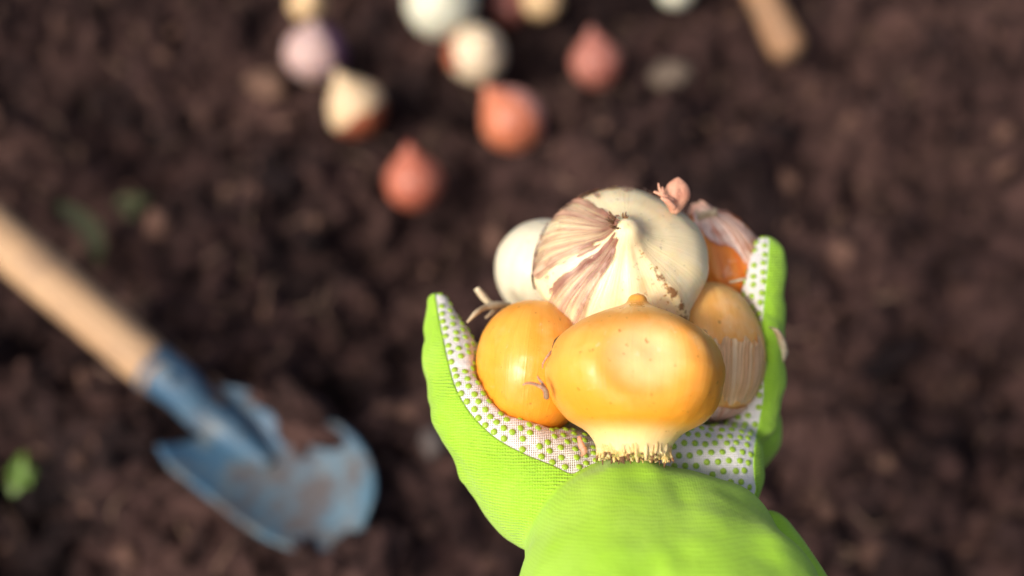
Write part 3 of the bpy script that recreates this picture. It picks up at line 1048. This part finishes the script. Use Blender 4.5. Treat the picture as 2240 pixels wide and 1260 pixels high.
def surface_nets(Fv, org, h):
    s = Fv < 0
    nx, ny, nz = Fv.shape
    acc = np.zeros((nx - 1, ny - 1, nz - 1, 3), np.float32)
    cnt = np.zeros((nx - 1, ny - 1, nz - 1), np.float32)
    cs = [(a, b, c) for a in (0, 1) for b in (0, 1) for c in (0, 1)]

    def sub(A_, o):
        return A_[o[0]:nx - 1 + o[0], o[1]:ny - 1 + o[1], o[2]:nz - 1 + o[2]]
    for o in cs:
        for ax in range(3):
            if o[ax] == 0:
                o2 = list(o)
                o2[ax] = 1
                sa, sb = sub(s, o), sub(s, o2)
                m = sa != sb
                fa, fb = sub(Fv, o)[m], sub(Fv, o2)[m]
                t = fa / (fa - fb)
                p = np.tile(np.array(o, np.float32), (len(t), 1))
                p[:, ax] += t
                acc[m] += p
                cnt[m] += 1
    act = cnt > 0
    idx = -np.ones(act.shape, np.int64)
    idx[act] = np.arange(act.sum())
    cell = np.argwhere(act)
    V = (cell + acc[act] / cnt[act][:, None]) * h + org
    Q = []
    for ax in range(3):
        o2 = [0, 0, 0]
        o2[ax] = 1
        a = s[:-1 if ax == 0 else None, :-1 if ax == 1 else None, :-1 if ax == 2 else None]
        b = s[1 if ax == 0 else None:, 1 if ax == 1 else None:, 1 if ax == 2 else None:]
        for sgn in (True, False):
            e = np.argwhere((a != b) & (a == sgn))
            u, w = [(1, 2), (2, 0), (0, 1)][ax]
            ok = (e[:, u] > 0) & (e[:, w] > 0) & (e[:, u] < act.shape[u]) & (e[:, w] < act.shape[w])
            e = e[ok]
            c = []
            for du, dw in ((-1, -1), (0, -1), (0, 0), (-1, 0)):
                k = e.copy()
                k[:, u] += du
                k[:, w] += dw
                c.append(idx[k[:, 0], k[:, 1], k[:, 2]])
            q = np.stack(c, -1)
            Q.append(q if sgn else q[:, ::-1])
    Q = np.vstack(Q)
    return V, Q[(Q >= 0).all(1)]


def trilin(Fv, P, org, h):
    q = (P - org) / h
    i = np.clip(np.floor(q).astype(int), 0, np.array(Fv.shape) - 2)
    f = q - i
    r = 0
    for a in (0, 1):
        for b in (0, 1):
            for c in (0, 1):
                w = (f[:, 0] if a else 1 - f[:, 0]) * (f[:, 1] if b else 1 - f[:, 1]) * (f[:, 2] if c else 1 - f[:, 2])
                r = r + w * Fv[i[:, 0] + a, i[:, 1] + b, i[:, 2] + c]
    return r


org = np.array([gx[0], gy[0], gz[0]])
GV, GQ = surface_nets(glove, org, hs)
# a little Laplacian smoothing
Ed = np.vstack([GQ[:, [0, 1]], GQ[:, [1, 2]], GQ[:, [2, 3]], GQ[:, [3, 0]]])
Ed = np.unique(np.sort(Ed, 1), axis=0)
deg = np.bincount(Ed.ravel(), minlength=len(GV))[:, None]


def lap(A_, it, k=0.5):
    for _ in range(it):
        S = np.zeros_like(A_)
        np.add.at(S, Ed[:, 0], A_[Ed[:, 1]])
        np.add.at(S, Ed[:, 1], A_[Ed[:, 0]])
        A_ = A_ * (1 - k) + k * S / deg
    return A_


GV = lap(GV.astype(float), 3)
GT = tri(GQ)
GN = lap(vnormals(GV, GT), 4)
GN /= np.linalg.norm(GN, axis=1, keepdims=True)

# white palm = facing the hollow of the hand, inside the sewn outline
cup = hp(1370, 770, 12)
tw = cup - GV
tw /= np.linalg.norm(tw, axis=1, keepdims=True)
f_n = ((GN * tw).sum(1) + 0.38) * 7.0
poly = spline(np.array([(900, 560), (946, 634), (957, 690), (968, 745), (980, 800), (997, 855), (1032, 912), (1082, 960), (1142, 994), (1210, 1022), (1262, 1046), (1400, 1090), (1560, 1112), (1640, 1100), (1656, 1078),
                        (1650, 1040), (1650, 990), (1660, 935), (1672, 870), (1673, 800), (1669, 740), (1675, 650), (1683, 560), (1686, 480)], float), 4)
poly = np.vstack([poly, [(1686, 200), (900, 200)]])
pu = GV[:, 0] * F_PX / (HAND_D * 1000 - GV[:, 2]) + W_PX / 2
pv = -GV[:, 1] * F_PX / (HAND_D * 1000 - GV[:, 2]) + H_PX / 2
P2 = np.stack([pu, pv], -1)
dmin = np.full(len(GV), 1e9)
ins = np.zeros(len(GV), bool)
for i in range(len(poly)):
    a, b = poly[i], poly[(i + 1) % len(poly)]
    d = b - a
    t = np.clip(((P2 - a) @ d) / (d @ d), 0, 1)
    dmin = np.minimum(dmin, np.linalg.norm(P2 - a - t[:, None] * d, axis=1))
    c = ((a[1] > P2[:, 1]) != (b[1] > P2[:, 1]))
    with np.errstate(divide='ignore', invalid='ignore'):
        ins ^= c & (P2[:, 0] < (b[0] - a[0]) * (P2[:, 1] - a[1]) / (b[1] - a[1]) + a[0])
f_p = np.where(ins, dmin, -dmin) * 0.13
f_white = np.minimum(f_p, f_n)
hv_ = trilin(hand, GV, org, hs)
cv_ = trilin(cuff, GV, org, hs)
f_cuff = lap((hv_ - cv_)[:, None], 4)[:, 0]
f_white = np.minimum(f_white, -f_cuff - 0.3)
f_white = lap(f_white[:, None], 2)[:, 0]

ex = np.concatenate([GN, f_cuff[:, None]], 1)
(Vw, Tw, Ew), (Vg, Tg, Eg), (Vs_, seg) = clip(GV, GT, f_white, ex)
(Vcu, Tcu, Ecu), (Vgb, Tgb, Egb), (Vs2, seg2) = clip(Vg, Tg, Eg[:, 3], Eg)

hand_o = empty('gloved_hand', HAND_M @ Matrix.Translation(hp(1400, 1000, -60) / 1000))
HO = hp(1400, 1000, -60)
tag(hand_o, 'hand in a lime green gardening glove with white dotted palm, cupped around bulbs', 'gloved hand')


def hmesh(name, V, T, mat, parent=hand_o):
    return obj(name, mesh_from(name, (V - HO) * 0.001, T), mat, parent)


lin_o = hmesh('palm_lining', Vw, Tw, M['lining'])
lin_o['label'] = 'white knitted palm covered with rows of small green rubber dots'
hmesh('glove_back', Vgb + Egb[:, :3] * 0.45, Tgb, M['glove'])
cuff_o = hmesh('cuff', Vcu + Ecu[:, :3] * 0.5, Tcu, M['cuff'])


def chains(seg):
    adj = {}
    for a, b in seg:
        adj.setdefault(a, []).append(b)
        adj.setdefault(b, []).append(a)
    seen, out = set(), []
    for st in sorted(adj, key=lambda k: len(adj[k])):
        if st in seen: continue
        c, cur = [st], st
        seen.add(st)
        while True:
            nx_ = [k for k in adj[cur] if k not in seen]
            if not nx_: break
            cur = nx_[0]
            seen.add(cur)
            c.append(cur)
        out.append(c)
    return out


def seam_tubes(V2, seg, rad, minlen=20):
    res = []
    for c in chains(seg):
        if len(c) < minlen: continue
        P = V2[c]
        for _ in range(5):
            P[1:-1] = 0.25 * P[:-2] + 0.5 * P[1:-1] + 0.25 * P[2:]
        res.append(P)
    return res


seams = seam_tubes(Vs_, seg, 0.5, 30)
sp = [tube(P[::2], 0.42, 6) for P in seams if len(P) > 20]
if sp:
    Vx, Fx = join(sp)
    obj('seam', mesh_from('seam', (Vx - HO) * 0.001, Fx), M['seam'], hand_o)

# rubber dots in staggered rows over the lining
bpy.context.view_layer.update()
cen = Vw[Tw].mean(1)
nw = vnormals(Vw, Tw)
cn = nw[Tw].mean(1)
cn /= np.linalg.norm(cn, axis=1, keepdims=True)
clear = np.full(len(cen), 1e9)
blob_at = trilin(blob.astype(np.float32), cen, org, hs)
SP = 3.15
P0 = max(seams, key=len)[::1]
arc = np.concatenate([[0], np.cumsum(np.linalg.norm(np.diff(P0, axis=0), axis=1))])
best = np.full(len(cen), 1e9)
sarc = np.zeros(len(cen))
for i in range(0, len(P0), 2):
    d = np.linalg.norm(cen - P0[i], axis=1)
    m = d < best
    best[m] = d[m]
    sarc[m] = arc[i]
cand = []
rowh = SP * 0.866
cu = cen[:, 0] * F_PX / (HAND_D * 1000 - cen[:, 2]) + W_PX / 2
cv = -cen[:, 1] * F_PX / (HAND_D * 1000 - cen[:, 2]) + H_PX / 2
heel_m = (cu > 1420) & (cv > 880) & (cn[:, 2] > 0.1)
flat = heel_m
# the open heel of the palm is nearly flat: straight staggered rows there
fixed = []
for reg, ax0 in ((heel_m, (1.0, 0.12, 0)),):
    fn = cn[reg].mean(0)
    fn /= np.linalg.norm(fn)
    ux = np.array(ax0) - fn * (np.array(ax0) @ fn)
    ux /= np.linalg.norm(ux)
    uy = np.cross(fn, ux)
    qa, qb = cen[reg] @ ux, cen[reg] @ uy
    fi = np.nonzero(reg)[0]
    for a_i, yb in enumerate(np.arange(qb.min(), qb.max(), rowh)):
        for xa in np.arange(qa.min() + (a_i % 2) * SP / 2, qa.max(), SP):
            d = np.hypot(qa - xa, qb - yb)
            j = int(np.argmin(d))
            if d[j] < 0.6 and best[fi[j]] > 1.1 and all(np.linalg.norm(cen[fi[j]] - cen[q]) > SP * 0.66 for q in fixed):
                fixed.append(int(fi[j]))
for r in range(0, 14):
    tv = 1.5 + r * rowh
    for s0 in np.arange((r % 2) * SP / 2, arc[-1], SP):
        d = np.hypot(best - tv, sarc - s0)
        j = int(np.argmin(d))
        if d[j] < 0.8 and not flat[j]: cand.append(j)
nfix = len(fixed)
cand = list(dict.fromkeys(fixed + cand))
pts = cen[cand]
# relax so that the rows stay evenly spaced, always staying on the cloth
from mathutils.kdtree import KDTree
kd = KDTree(len(cen))
for i, p in enumerate(cen):
    kd.insert(p, i)
kd.balance()
keep = []
for i in range(len(pts)):
    if i < nfix or all(np.linalg.norm(pts[i] - pts[j]) > SP * 0.80 for j in keep): keep.append(i)
pts = pts[keep]
okd = np.nonzero((best > 1.2) & (best < 40))[0]
rng_d = np.random.default_rng(9)
for rnd in range(3):
    far = np.full(len(okd), 1e9)
    for p in pts:
        far = np.minimum(far, np.linalg.norm(cen[okd] - p, axis=1))
    add = []
    while far.max() > SP * 0.93 and len(add) < 400:
        j = int(np.argmax(far * (far < SP * 1.25) + (far >= SP * 1.25) * SP))
        add.append(cen[okd[j]])
        far = np.minimum(far, np.linalg.norm(cen[okd] - cen[okd[j]], axis=1))
    if not add: break
    pts = np.vstack([pts, add])
for it in range(24):
    D = pts[:, None] - pts[None]
    L = np.linalg.norm(D, axis=-1) + np.eye(len(pts)) * 1e3
    w = np.clip(SP * 1.02 - L, 0, None) / L
    mv = (D * w[..., None]).sum(1) * 0.35
    mv[:nfix] = 0
    pts = pts + np.clip(mv, -0.8, 0.8)
    ids = [kd.find(p)[1] for p in pts]
    pts = cen[ids]
ids = [kd.find(p)[1] for p in pts]
eye = np.array([0, 0, HAND_D * 1000.0])
vis = []
for j in dict.fromkeys(ids):
    n_ = cn[j]
    p = cen[j]
    d = eye - p
    L = np.linalg.norm(d)
    d = d / L
    fac = float(n_ @ d)
    hid = False
    for c, r in blobs:
        r = np.array(r) * 0.97
        o_ = (p - c) / r
        dd = d / r
        b = o_ @ dd
        disc = b * b - (dd @ dd) * (o_ @ o_ - 1)
        if disc > 0 and (-b + math.sqrt(disc)) / (dd @ dd) > 0.5: hid = True
    vis.append((hid or fac < 0.02, -fac, j))
vis.sort(key=lambda q: (q[0], q[1]))
dv, dt = ICO2
dv = np.array([(x, y, z) for x, y, z in dv])
half = dt[(dv[dt][:, :, 2] > -0.3).all(1)]
u_, inv_ = np.unique(half, return_inverse=True)
dot_V, dot_T = dv[u_] * np.array([0.98, 0.98, 0.58]), inv_.reshape(-1, 3)
dot_me = mesh_from('dot', dot_V * 0.001, dot_T)
dot_me.materials.append(M['dot'])


def dot_matrix(j):
    R = Vector(cn[j]).to_track_quat('Z', 'Y').to_matrix().to_4x4()
    return Matrix.Translation((cen[j] - HO) * 0.001) @ R


rest = []
for k, (hid, fc_, j) in enumerate(vis):
    Mx = dot_matrix(j)
    if k < 300 and not hid:
        o = obj('dot', dot_me, None, lin_o)
        o.matrix_parent_inverse = Matrix()
        o.matrix_basis = Mx
    else:
        A3 = np.array(Mx)
        rest.append((dot_V * 0.001 @ A3[:3, :3].T + A3[:3, 3], [tuple(t) for t in dot_T]))
if rest:
    Vx, Fx = join(rest)
    tag(obj('hidden_dots', mesh_from('hidden_dots', Vx, Fx), M['dot'], lin_o), kind='stuff')

# the forearm goes on out of the picture
Vx, Fx = tube([hp(1470, 1400, 14), hp(1490, 1560, 34), np.array([62, -190, 62]), np.array([78, -300, 130])], [19, 23, 27, 36], 24)
fa = bpy.data.objects.new('forearm', mesh_from('forearm', (Vx - HO) * 0.001, Fx))
fa.data.materials.append(M['skin'])
col.objects.link(fa)
fa.parent = hand_o

# a strip of dry skin stuck to the outside of the little finger
fl = []
cl = spline([hp(1683, 715, -27), hp(1697, 722, -27), hp(1708, 745, -28), hp(1712, 770, -30), hp(1710, 790, -31)], 6)
w_ = np.interp(np.linspace(0, 1, len(cl)), [0, 0.3, 0.7, 1], [0.4, 1.2, 1.4, 0.4])
Vx = []
for p, w in zip(cl, w_):
    Vx += [p + (-w, 0.4 * w, 0.9), p + (0, 0, 1.5), p + (w, -0.4 * w, 0.7)]
Fx = [(3 * i + k, 3 * i + k + 1, 3 * i + k + 4, 3 * i + k + 3) for i in range(len(cl) - 1) for k in (0, 1)]
fl_o = obj('skin_flake', mesh_from('skin_flake', (np.array(Vx) - cl[0]) * 0.001, Fx), M['straw'])
fl_o.matrix_world = HAND_M @ Matrix.Translation(cl[0] / 1000)
sm = fl_o.modifiers.new('thickness', 'SOLIDIFY')
sm.thickness = 0.0004
tag(fl_o, 'pale dry strip of bulb skin stuck to the right edge of the glove', 'skin flake')

# ------------------------------------------------------------------ bulbs lying on the soil
ONION = [(0, -0.86), (0.30, -0.86), (0.62, -0.70), (0.92, -0.30), (1.0, 0.06), (0.90, 0.46), (0.60, 0.86), (0.30, 1.16), (0.14, 1.40), (0, 1.55)]
ROUND = [(0, -0.88), (0.35, -0.86), (0.72, -0.62), (0.97, -0.22), (1.0, 0.12), (0.84, 0.52), (0.52, 0.80), (0.22, 0.98), (0.10, 1.10), (0, 1.16)]


def gbulb(u, v, wpx, prof, axis, body, label, seed, skin=None, skin_fn=None, sink=0.55):
    c = on_z(u, v, 0.012)
    d = (c - Vector((0, 0, CAM_H))).length
    wpx = wpx * 0.95
    r = wpx * 0.5 * d / F_PX
    hz = float(H(c.x, c.y))
    c = on_z(u, v, max(hz, -0.006) + r * sink)
    r = wpx * 0.5 * (c - Vector((0, 0, CAM_H))).length / F_PX
    b = Bulb([(a * r * 1000, z * r * 1000) for a, z in prof], lump=0.05, seed=seed, ridges=[(seed * 1.3, 0.5, 0.04, 0.2, 0.9), (seed * 2.1 + 2, 0.3, -0.03, 0.2, 0.9)])
    o = empty('planted_bulb', frame(c, axis, (1, 0, 0)))
    tag(o, label, 'bulb', 'bulbs set out on the soil')
    put('body', b.mesh(56, 44), body, o)
    # basal root plate
    Vv, Fv = tube([(0, 0, -0.97 * r), (0, 0, -0.88 * r), (0, 0, -0.80 * r)], [0.24 * r, 0.34 * r, 0.36 * r], 14)
    obj('root_plate', mesh_from('root_plate', Vv, Fv), M['stub_end'], o)
    if skin:
        put('papery_skin', b.patch(skin_fn, -math.pi, math.pi, 0.02, 0.985, 0.5, 80, lambda a, t, f: np.clip(1 - f * 6, 0, 1) * 0.5), skin, o)
    return o


gm = {}
gm['red'] = bulb_mat('red_bulb', (0.46, 0.145, 0.085), (0.34, 0.085, 0.055), (0.52, 0.22, 0.14), (0.42, 0.10, 0.07), None, 1, 0.4)
gm['salmon'] = bulb_mat('salmon_bulb', (0.56, 0.19, 0.095), (0.44, 0.125, 0.07), (0.58, 0.28, 0.20), None, None, 1, 0.4)
gm['pink'] = bulb_mat('pink_bulb', (0.40, 0.165, 0.125), (0.30, 0.085, 0.062), (0.44, 0.22, 0.17), (0.30, 0.14, 0.13), None, 1, 0.4)
gm['cream'] = bulb_mat('cream_bulb', (0.66, 0.50, 0.32), (0.54, 0.38, 0.21), (0.62, 0.50, 0.34), None, (0.42, 0.15, 0.06), 0.6, 0.42)
gm['ivory'] = bulb_mat('ivory_bulb', (0.68, 0.56, 0.40), (0.56, 0.44, 0.29), (0.64, 0.55, 0.40), None, None, 0.6, 0.42)
gm['pale'] = bulb_mat('pale_green_bulb', (0.60, 0.60, 0.48), (0.46, 0.48, 0.38), (0.58, 0.58, 0.48), None, None, 0.5, 0.42)
gm['tan'] = bulb_mat('tan_bulb', (0.62, 0.45, 0.25), (0.50, 0.33, 0.17), (0.60, 0.46, 0.28), None, None, 0.8, 0.45)
gm['mauve'] = bulb_mat('mauve_bulb', (0.52, 0.37, 0.34), (0.40, 0.26, 0.27), (0.56, 0.40, 0.28), None, (0.66, 0.42, 0.15), 0.8, 0.42)
gm['dusk'] = bulb_mat('dark_red_bulb', (0.22, 0.07, 0.05), (0.15, 0.045, 0.035), (0.24, 0.09, 0.07), None, None, 1, 0.5)
ps = skin_mat('violet_shade_skin', (0.17, 0.075, 0.15), (0.12, 0.05, 0.12), (0.09, 0.035, 0.07), 1.0)  # violet skin colour also carries the mauve bulb's shaded right side
rs = skin_mat('rust_skin', (0.42, 0.13, 0.06), (0.34, 0.09, 0.045), (0.22, 0.05, 0.03), 1.0)
pk = skin_mat('rose_skin', (0.72, 0.38, 0.32), (0.64, 0.28, 0.22), (0.5, 0.16, 0.1), 1.0)


def side(a0, w):
    def fn(TH, T):
        d = (TH - a0 + math.pi) % (2 * math.pi) - math.pi
        return (w - np.abs(d)) * 0.5 + rag(TH, T, 1.5, 5, 0.1)
    return fn


UP = (0, 0.0, 1)
gbulb(905, 402, 132, ONION, (-0.10, 0.50, 1), gm['red'], 'red brown pointed bulb nearest the glove, foremost on the soil', 1, None)
gbulb(1123, 268, 146, ONION, (-0.75, 0.45, 0.9), gm['salmon'], 'salmon orange bulb with a rosy right side, tip leaning left', 2, pk, side(0.1, 0.8))
gbulb(1305, 142, 116, ONION, (-0.2, 0.60, 1), gm['pink'], 'dull pink red bulb standing alone at the right of the soil bulbs', 3)
gbulb(780, 240, 134, ONION, (-0.45, 0.45, 0.9), gm['cream'], 'cream bulb with rust red base, below the mauve bulb', 4, rs, lambda TH, T: (0.34 - T) * 2 + 0.25 * np.cos(TH + 0.9) + rag(TH, T, 1.5, 3, 0.1))
gbulb(1040, 118, 134, ROUND, (0.35, -0.35, 0.8), gm['ivory'], 'round ivory bulb with a rust red left edge', 5, rs, lambda TH, T: np.minimum(side(math.pi * 0.98, 0.7)(TH, T), (0.62 - T) * 1.5))
gbulb(690, 118, 138, ROUND, (0.05, 0.35, 0.9), gm['mauve'], 'mauve white bulb with a violet shaded right side and tan base', 6, ps, side(-0.05, 0.85))
gbulb(672, 12, 82, ONION, (0.3, 0.2, 0.8), gm['tan'], 'small tan bulb behind the mauve bulb at the top edge', 7)
gbulb(966, 4, 162, ROUND, (0.2, -0.3, 0.8), gm['pale'], 'large pale greenish white bulb cut by the top edge', 8)
gbulb(1182, 0, 96, ROUND, (0.1, 0.1, 1), gm['tan'], 'tan bulb at the top edge beside the dark red bulb', 9)
gbulb(1112, 22, 84, ONION, (0.3, 0.4, 0.6), gm['dusk'], 'dark red bulb between the tan and greenish white bulbs', 10, sink=0.25)
gbulb(1480, -18, 78, ROUND, (0.0, 0.2, 1), gm['pale'], 'small whitish bulb at the top edge near the wooden handle', 12)


# ------------------------------------------------------------------ stones and chips
def stone(name, u, v, wpx, sq, mat, label, cat, seed, rot=0.0):
    c = on_soil(u, v)
    d = (c - Vector((0, 0, CAM_H))).length
    r = wpx * 0.5 * d / F_PX
    hz = float(H(c.x, c.y))
    c = on_z(u, v, hz + 0.002 + r * 0.3)
    Vv, T = lump(seed, ICO3, 0.3, 1.2)
    Vv = Vv * np.array(sq) * r
    o = obj(name, mesh_from(name, Vv, T), mat)
    o.matrix_world = Matrix.Translation(c) @ Matrix.Rotation(rot, 4, 'Z')
    tag(o, label, cat)
    return o


stone('pebble', 1466, 165, 78, (1, 0.9, 0.6), M['pebble'], 'pale beige pebble lying in the soil right of the pink bulb', 'pebble', 3)
stone('bark_chip', 586, 186, 78, (1, 0.9, 0.5), M['chip'], 'round brown bark chip left of the mauve bulb', 'bark chip', 4)
stone('grey_stone', 946, 965, 60, (0.8, 1.1, 0.7), M['greystone'], 'small grey stone half hidden behind the left side of the glove', 'stone', 5)
stone('wood_chip', 1948, 785, 175, (1, 0.36, 0.25), M['soil'], 'long brown wood chip on the soil right of the glove', 'wood chip', 6, R_(38))

# ------------------------------------------------------------------ trowel
j0 = on_z(505, 955, 0.016)
t_dir = Vector((0.80, -0.60, 0)).normalized()
t_perp = Vector((0.60, 0.80, 0)).normalized()
tr_o = empty('garden_trowel', Matrix.Translation((j0.x, j0.y, 0)))
tag(tr_o, 'garden trowel with worn blue blade and pale wooden handle, stuck in the soil at left', 'trowel')
TO = Vector((j0.x, j0.y, 0))
ns, nt_ = 40, 30
Vb = []
gs, gt = np.meshgrid(np.linspace(-0.01, 0.10, 24), np.linspace(-0.034, 0.034, 16), indexing='ij')
hx = TO.x + t_dir.x * gs + t_perp.x * gt
hy = TO.y + t_dir.y * gs + t_perp.y * gt
z_b = max(0.0, float((H(hx, hy) - 0.004 - 0.015 * np.abs(gt / 0.035) ** 2.2).max()) + 0.001)
L = 0.108
for i in range(ns + 1):
    s = i / ns
    hw = 0.035 if s < 0.55 else 0.035 * math.sqrt(max(0, 1 - ((s - 0.55) / 0.45) ** 2.3))
    hw = max(hw, 0.0005)
    hw *= 0.86 + 0.14 * min(1, s / 0.12)
    for k in range(nt_ + 1):
        t = k / nt_ * 2 - 1
        sx_ = s * L - 0.012 + 0.010 * (abs(t) ** 2) * (1 - s) * -1
        up = 0.006 + 0.015 * abs(t) ** 2.2 * (hw / 0.040) - 0.004 * s + 0.012 * max(0, s - 0.55) * (1 + t)
        up += 0.010 * (t * 0.5 + 0.5) * s + z_b      # the right side is tipped up, the blade lies on the soil
        p = TO + t_dir * sx_ + t_perp * (t * hw * (1 - 0.52 * max(0, t) * max(0, 1 - s / 0.60))) + Vector((0, 0, up))
        Vb.append((p - TO)[:])
Fb = [(i * (nt_ + 1) + k, (i + 1) * (nt_ + 1) + k, (i + 1) * (nt_ + 1) + k + 1, i * (nt_ + 1) + k + 1) for i in range(ns) for k in range(nt_)]
bl = obj('blade', mesh_from('blade', np.array(Vb), Fb), M['paint'], tr_o)
sm = bl.modifiers.new('thickness', 'SOLIDIFY')
sm.thickness = 0.0022
# socket and handle
h_a = on_z(330, 800, 0.040)
h_b = on_z(0, 520, 0.058)
h_far = h_a + (h_b - h_a) * 2.3
neck = spline([(TO + t_dir * 0.030 + Vector((0, 0, 0.007 + z_b)))[:], (TO + t_dir * 0.004 + Vector((0, 0, 0.012 + z_b)))[:], (on_z(448, 905, 0.026))[:], (on_z(395, 848, 0.035))[:], h_a[:]], 8)
rn = np.interp(np.linspace(0, 1, len(neck)), [0, 0.25, 0.5, 0.75, 1], [0.004, 0.0092, 0.0104, 0.0120, 0.0136])
Vx, Fx = tube(neck - np.array(TO), rn, 22)
obj('socket', mesh_from('socket', Vx, Fx), M['paint'], tr_o)
hd = np.array((h_far - h_a)[:])
hl = [h_a[:] - 0.06 * hd / np.linalg.norm(hd) * -0.0 + hd * k for k in np.linspace(-0.03, 1, 24)]
rh = [0.0126] + [0.0132 + 0.0012 * math.sin(k * 3.1) for k in np.linspace(0, 1, 20)] + [0.0135, 0.010, 0.004]
q = Vector(hd).to_track_quat('Z', 'Y')
Vx, Fx = tube(np.array([(0, 0, np.linalg.norm(np.array(p) - np.array(hl[0]))) for p in hl]), rh, 24)
ho = obj('handle', mesh_from('handle', Vx, Fx), M['wood'], tr_o)
ho.matrix_basis = Matrix.Translation(Vector(hl[0]) - TO) @ q.to_matrix().to_4x4()
Vx, Fx = tube([(0, 0, 0), (0, 0, 0.0012), (0, 0, 0.002)], [0.003, 0.0028, 0.0012], 12)
rv = obj('rivet', mesh_from('rivet', Vx, Fx), M['paint'], tr_o)
pn = neck[-8]
rv.matrix_basis = Matrix.Translation(Vector(pn) - TO + Vector((0, -0.004, 0.0125)))
# earth lying in the blade
for k, (ss, tt, r, sq, lab) in enumerate([
        (0.26, 0.78, 0.0200, (1.15, 0.50, 0.60), 'largest clod of dark earth, heaped over the far shoulder of the blue trowel blade'),
        (0.30, 0.55, 0.0075, (1.5, 0.9, 0.45), 'small dark clod beside the neck of the trowel, in the hollow of the blade'),
        (0.86, -0.85, 0.012, (1.4, 0.9, 0.6), 'flat clod of earth covering the lower corner of the trowel blade'),
        (1.00, -0.25, 0.014, (1.0, 1.5, 0.6), 'broad clod of earth burying the tip of the trowel blade')]):
    Vv, T = lump(90 + k, ICO4, 0.6, 2.0)
    p = TO + t_dir * (ss * L) + t_perp * (tt * 0.036) + Vector((0, 0, z_b + (0.019 if k == 0 else 0.012 if k == 1 else 0.008)))
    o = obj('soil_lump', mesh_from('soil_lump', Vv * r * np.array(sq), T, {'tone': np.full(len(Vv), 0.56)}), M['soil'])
    o.matrix_world = Matrix.Translation(p) @ Matrix.Rotation(math.atan2(t_dir.y, t_dir.x), 4, 'Z')
    tag(o, lab, 'clod', 'clods in the trowel')

# ------------------------------------------------------------------ wooden handle at the top right
w_a = on_z(1718, 96, 0.016)
w_b = on_z(1655, -30, 0.030)
wd = (w_b - w_a)
wL = 0.26
st_o = empty('wooden_handle', Matrix.Translation(w_a) @ wd.to_track_quat('Z', 'Y').to_matrix().to_4x4())
tag(st_o, 'rounded end of a tan wooden tool handle on the soil at the top right', 'tool handle')
zz = [-0.012, -0.010, -0.006, 0.0, 0.02, 0.05, 0.10, 0.16, wL]
rr = [0.004, 0.009, 0.0120, 0.0130, 0.0122, 0.0110, 0.0102, 0.0100, 0.0100]
Vx, Fx = tube([(0, 0, z) for z in zz], rr, 22)
obj('shaft', mesh_from('shaft', Vx, Fx), M['wood2'], st_o)
Vx, Fx = tube([(0, 0, wL - 0.03), (0, 0, wL), (0, 0, wL + 0.03)], [0.0145, 0.0145, 0.010], 22)
obj('ferrule', mesh_from('ferrule', Vx, Fx), M['paint'], st_o)


# ------------------------------------------------------------------ seedlings
def leaf_mesh(L, w, droop, n=8):
    V, Fc = [], []
    for i in range(n + 1):
        s = i / n
        hw = w * math.sin(math.pi * min(1, s * 0.92 + 0.06)) ** 0.7
        z = droop * (s - s * s * 1.5) * L
        for k in (-1, -0.5, 0, 0.5, 1):
            V.append((s * L, k * hw, z + abs(k) * hw * 0.3))
    for i in range(n):
        for k in range(4):
            Fc.append((i * 5 + k, (i + 1) * 5 + k, (i + 1) * 5 + k + 1, i * 5 + k + 1))
    return np.array(V), Fc


def seedling(u, v, leaves, mat, label):
    p = on_soil(u, v)
    z = p.z
    o = empty('seedling', Matrix.Translation((p.x, p.y, z)))
    tag(o, label, 'seedling')
    Vx, Fx = tube([(0, 0, -0.004), (0.001, 0, 0.008), (0, 0.001, 0.014)], [0.0014, 0.0012, 0.0010], 7)
    obj('stem', mesh_from('stem', Vx, Fx), mat, o)
    for a, L_, w, el in leaves:
        Vv, Fc = leaf_mesh(L_, w, 0.6)
        lo = obj('leaf', mesh_from('leaf', Vv, Fc), mat, o)
        lo.matrix_basis = Matrix.Translation((0, 0, 0.013)) @ Matrix.Rotation(R_(a), 4, 'Z') @ Matrix.Rotation(R_(-el), 4, 'Y')
    return o


seedling(62, 1068, [(20, 0.010, 0.0045, 15), (140, 0.010, 0.0045, 20), (255, 0.010, 0.0045, 10), (320, 0.009, 0.004, 30), (95, 0.015, 0.0035, 25)], M['leaf'], 'small bright green weed seedling at the lower left edge')
seedling(300, 478, [(30, 0.012, 0.006, 10), (160, 0.013, 0.006, 15), (270, 0.012, 0.005, 20)], M['leaf2'], 'dull olive seedling on the soil above the trowel handle')
# one arched grass blade beside the handle
pts = spline([on_z(215, 585, 0.004)[:], on_z(214, 545, 0.016)[:], on_z(195, 500, 0.020)[:], on_z(160, 465, 0.016)[:], on_z(125, 445, 0.006)[:]], 6)
Vx = []
for i, p in enumerate(pts):
    w = 0.0062 * math.sin(math.pi * (0.12 + 0.86 * (1 - i / (len(pts) - 1)))) ** 0.8 + 0.0004
    Vx += [p + (w * 0.8, w * 0.5, 0), p + (0, 0, -0.0012), p + (-w * 0.8, -w * 0.5, 0)]
Fx = [(3 * i + k, 3 * i + k + 1, 3 * i + k + 4, 3 * i + k + 3) for i in range(len(pts) - 1) for k in (0, 1)]
gb = obj('grass_blade', mesh_from('grass_blade', np.array(Vx) - pts[0], Fx), M['leaf2'])
gb.location = pts[0]
tag(gb, 'arched green grass blade beside the wooden trowel handle', 'grass blade')
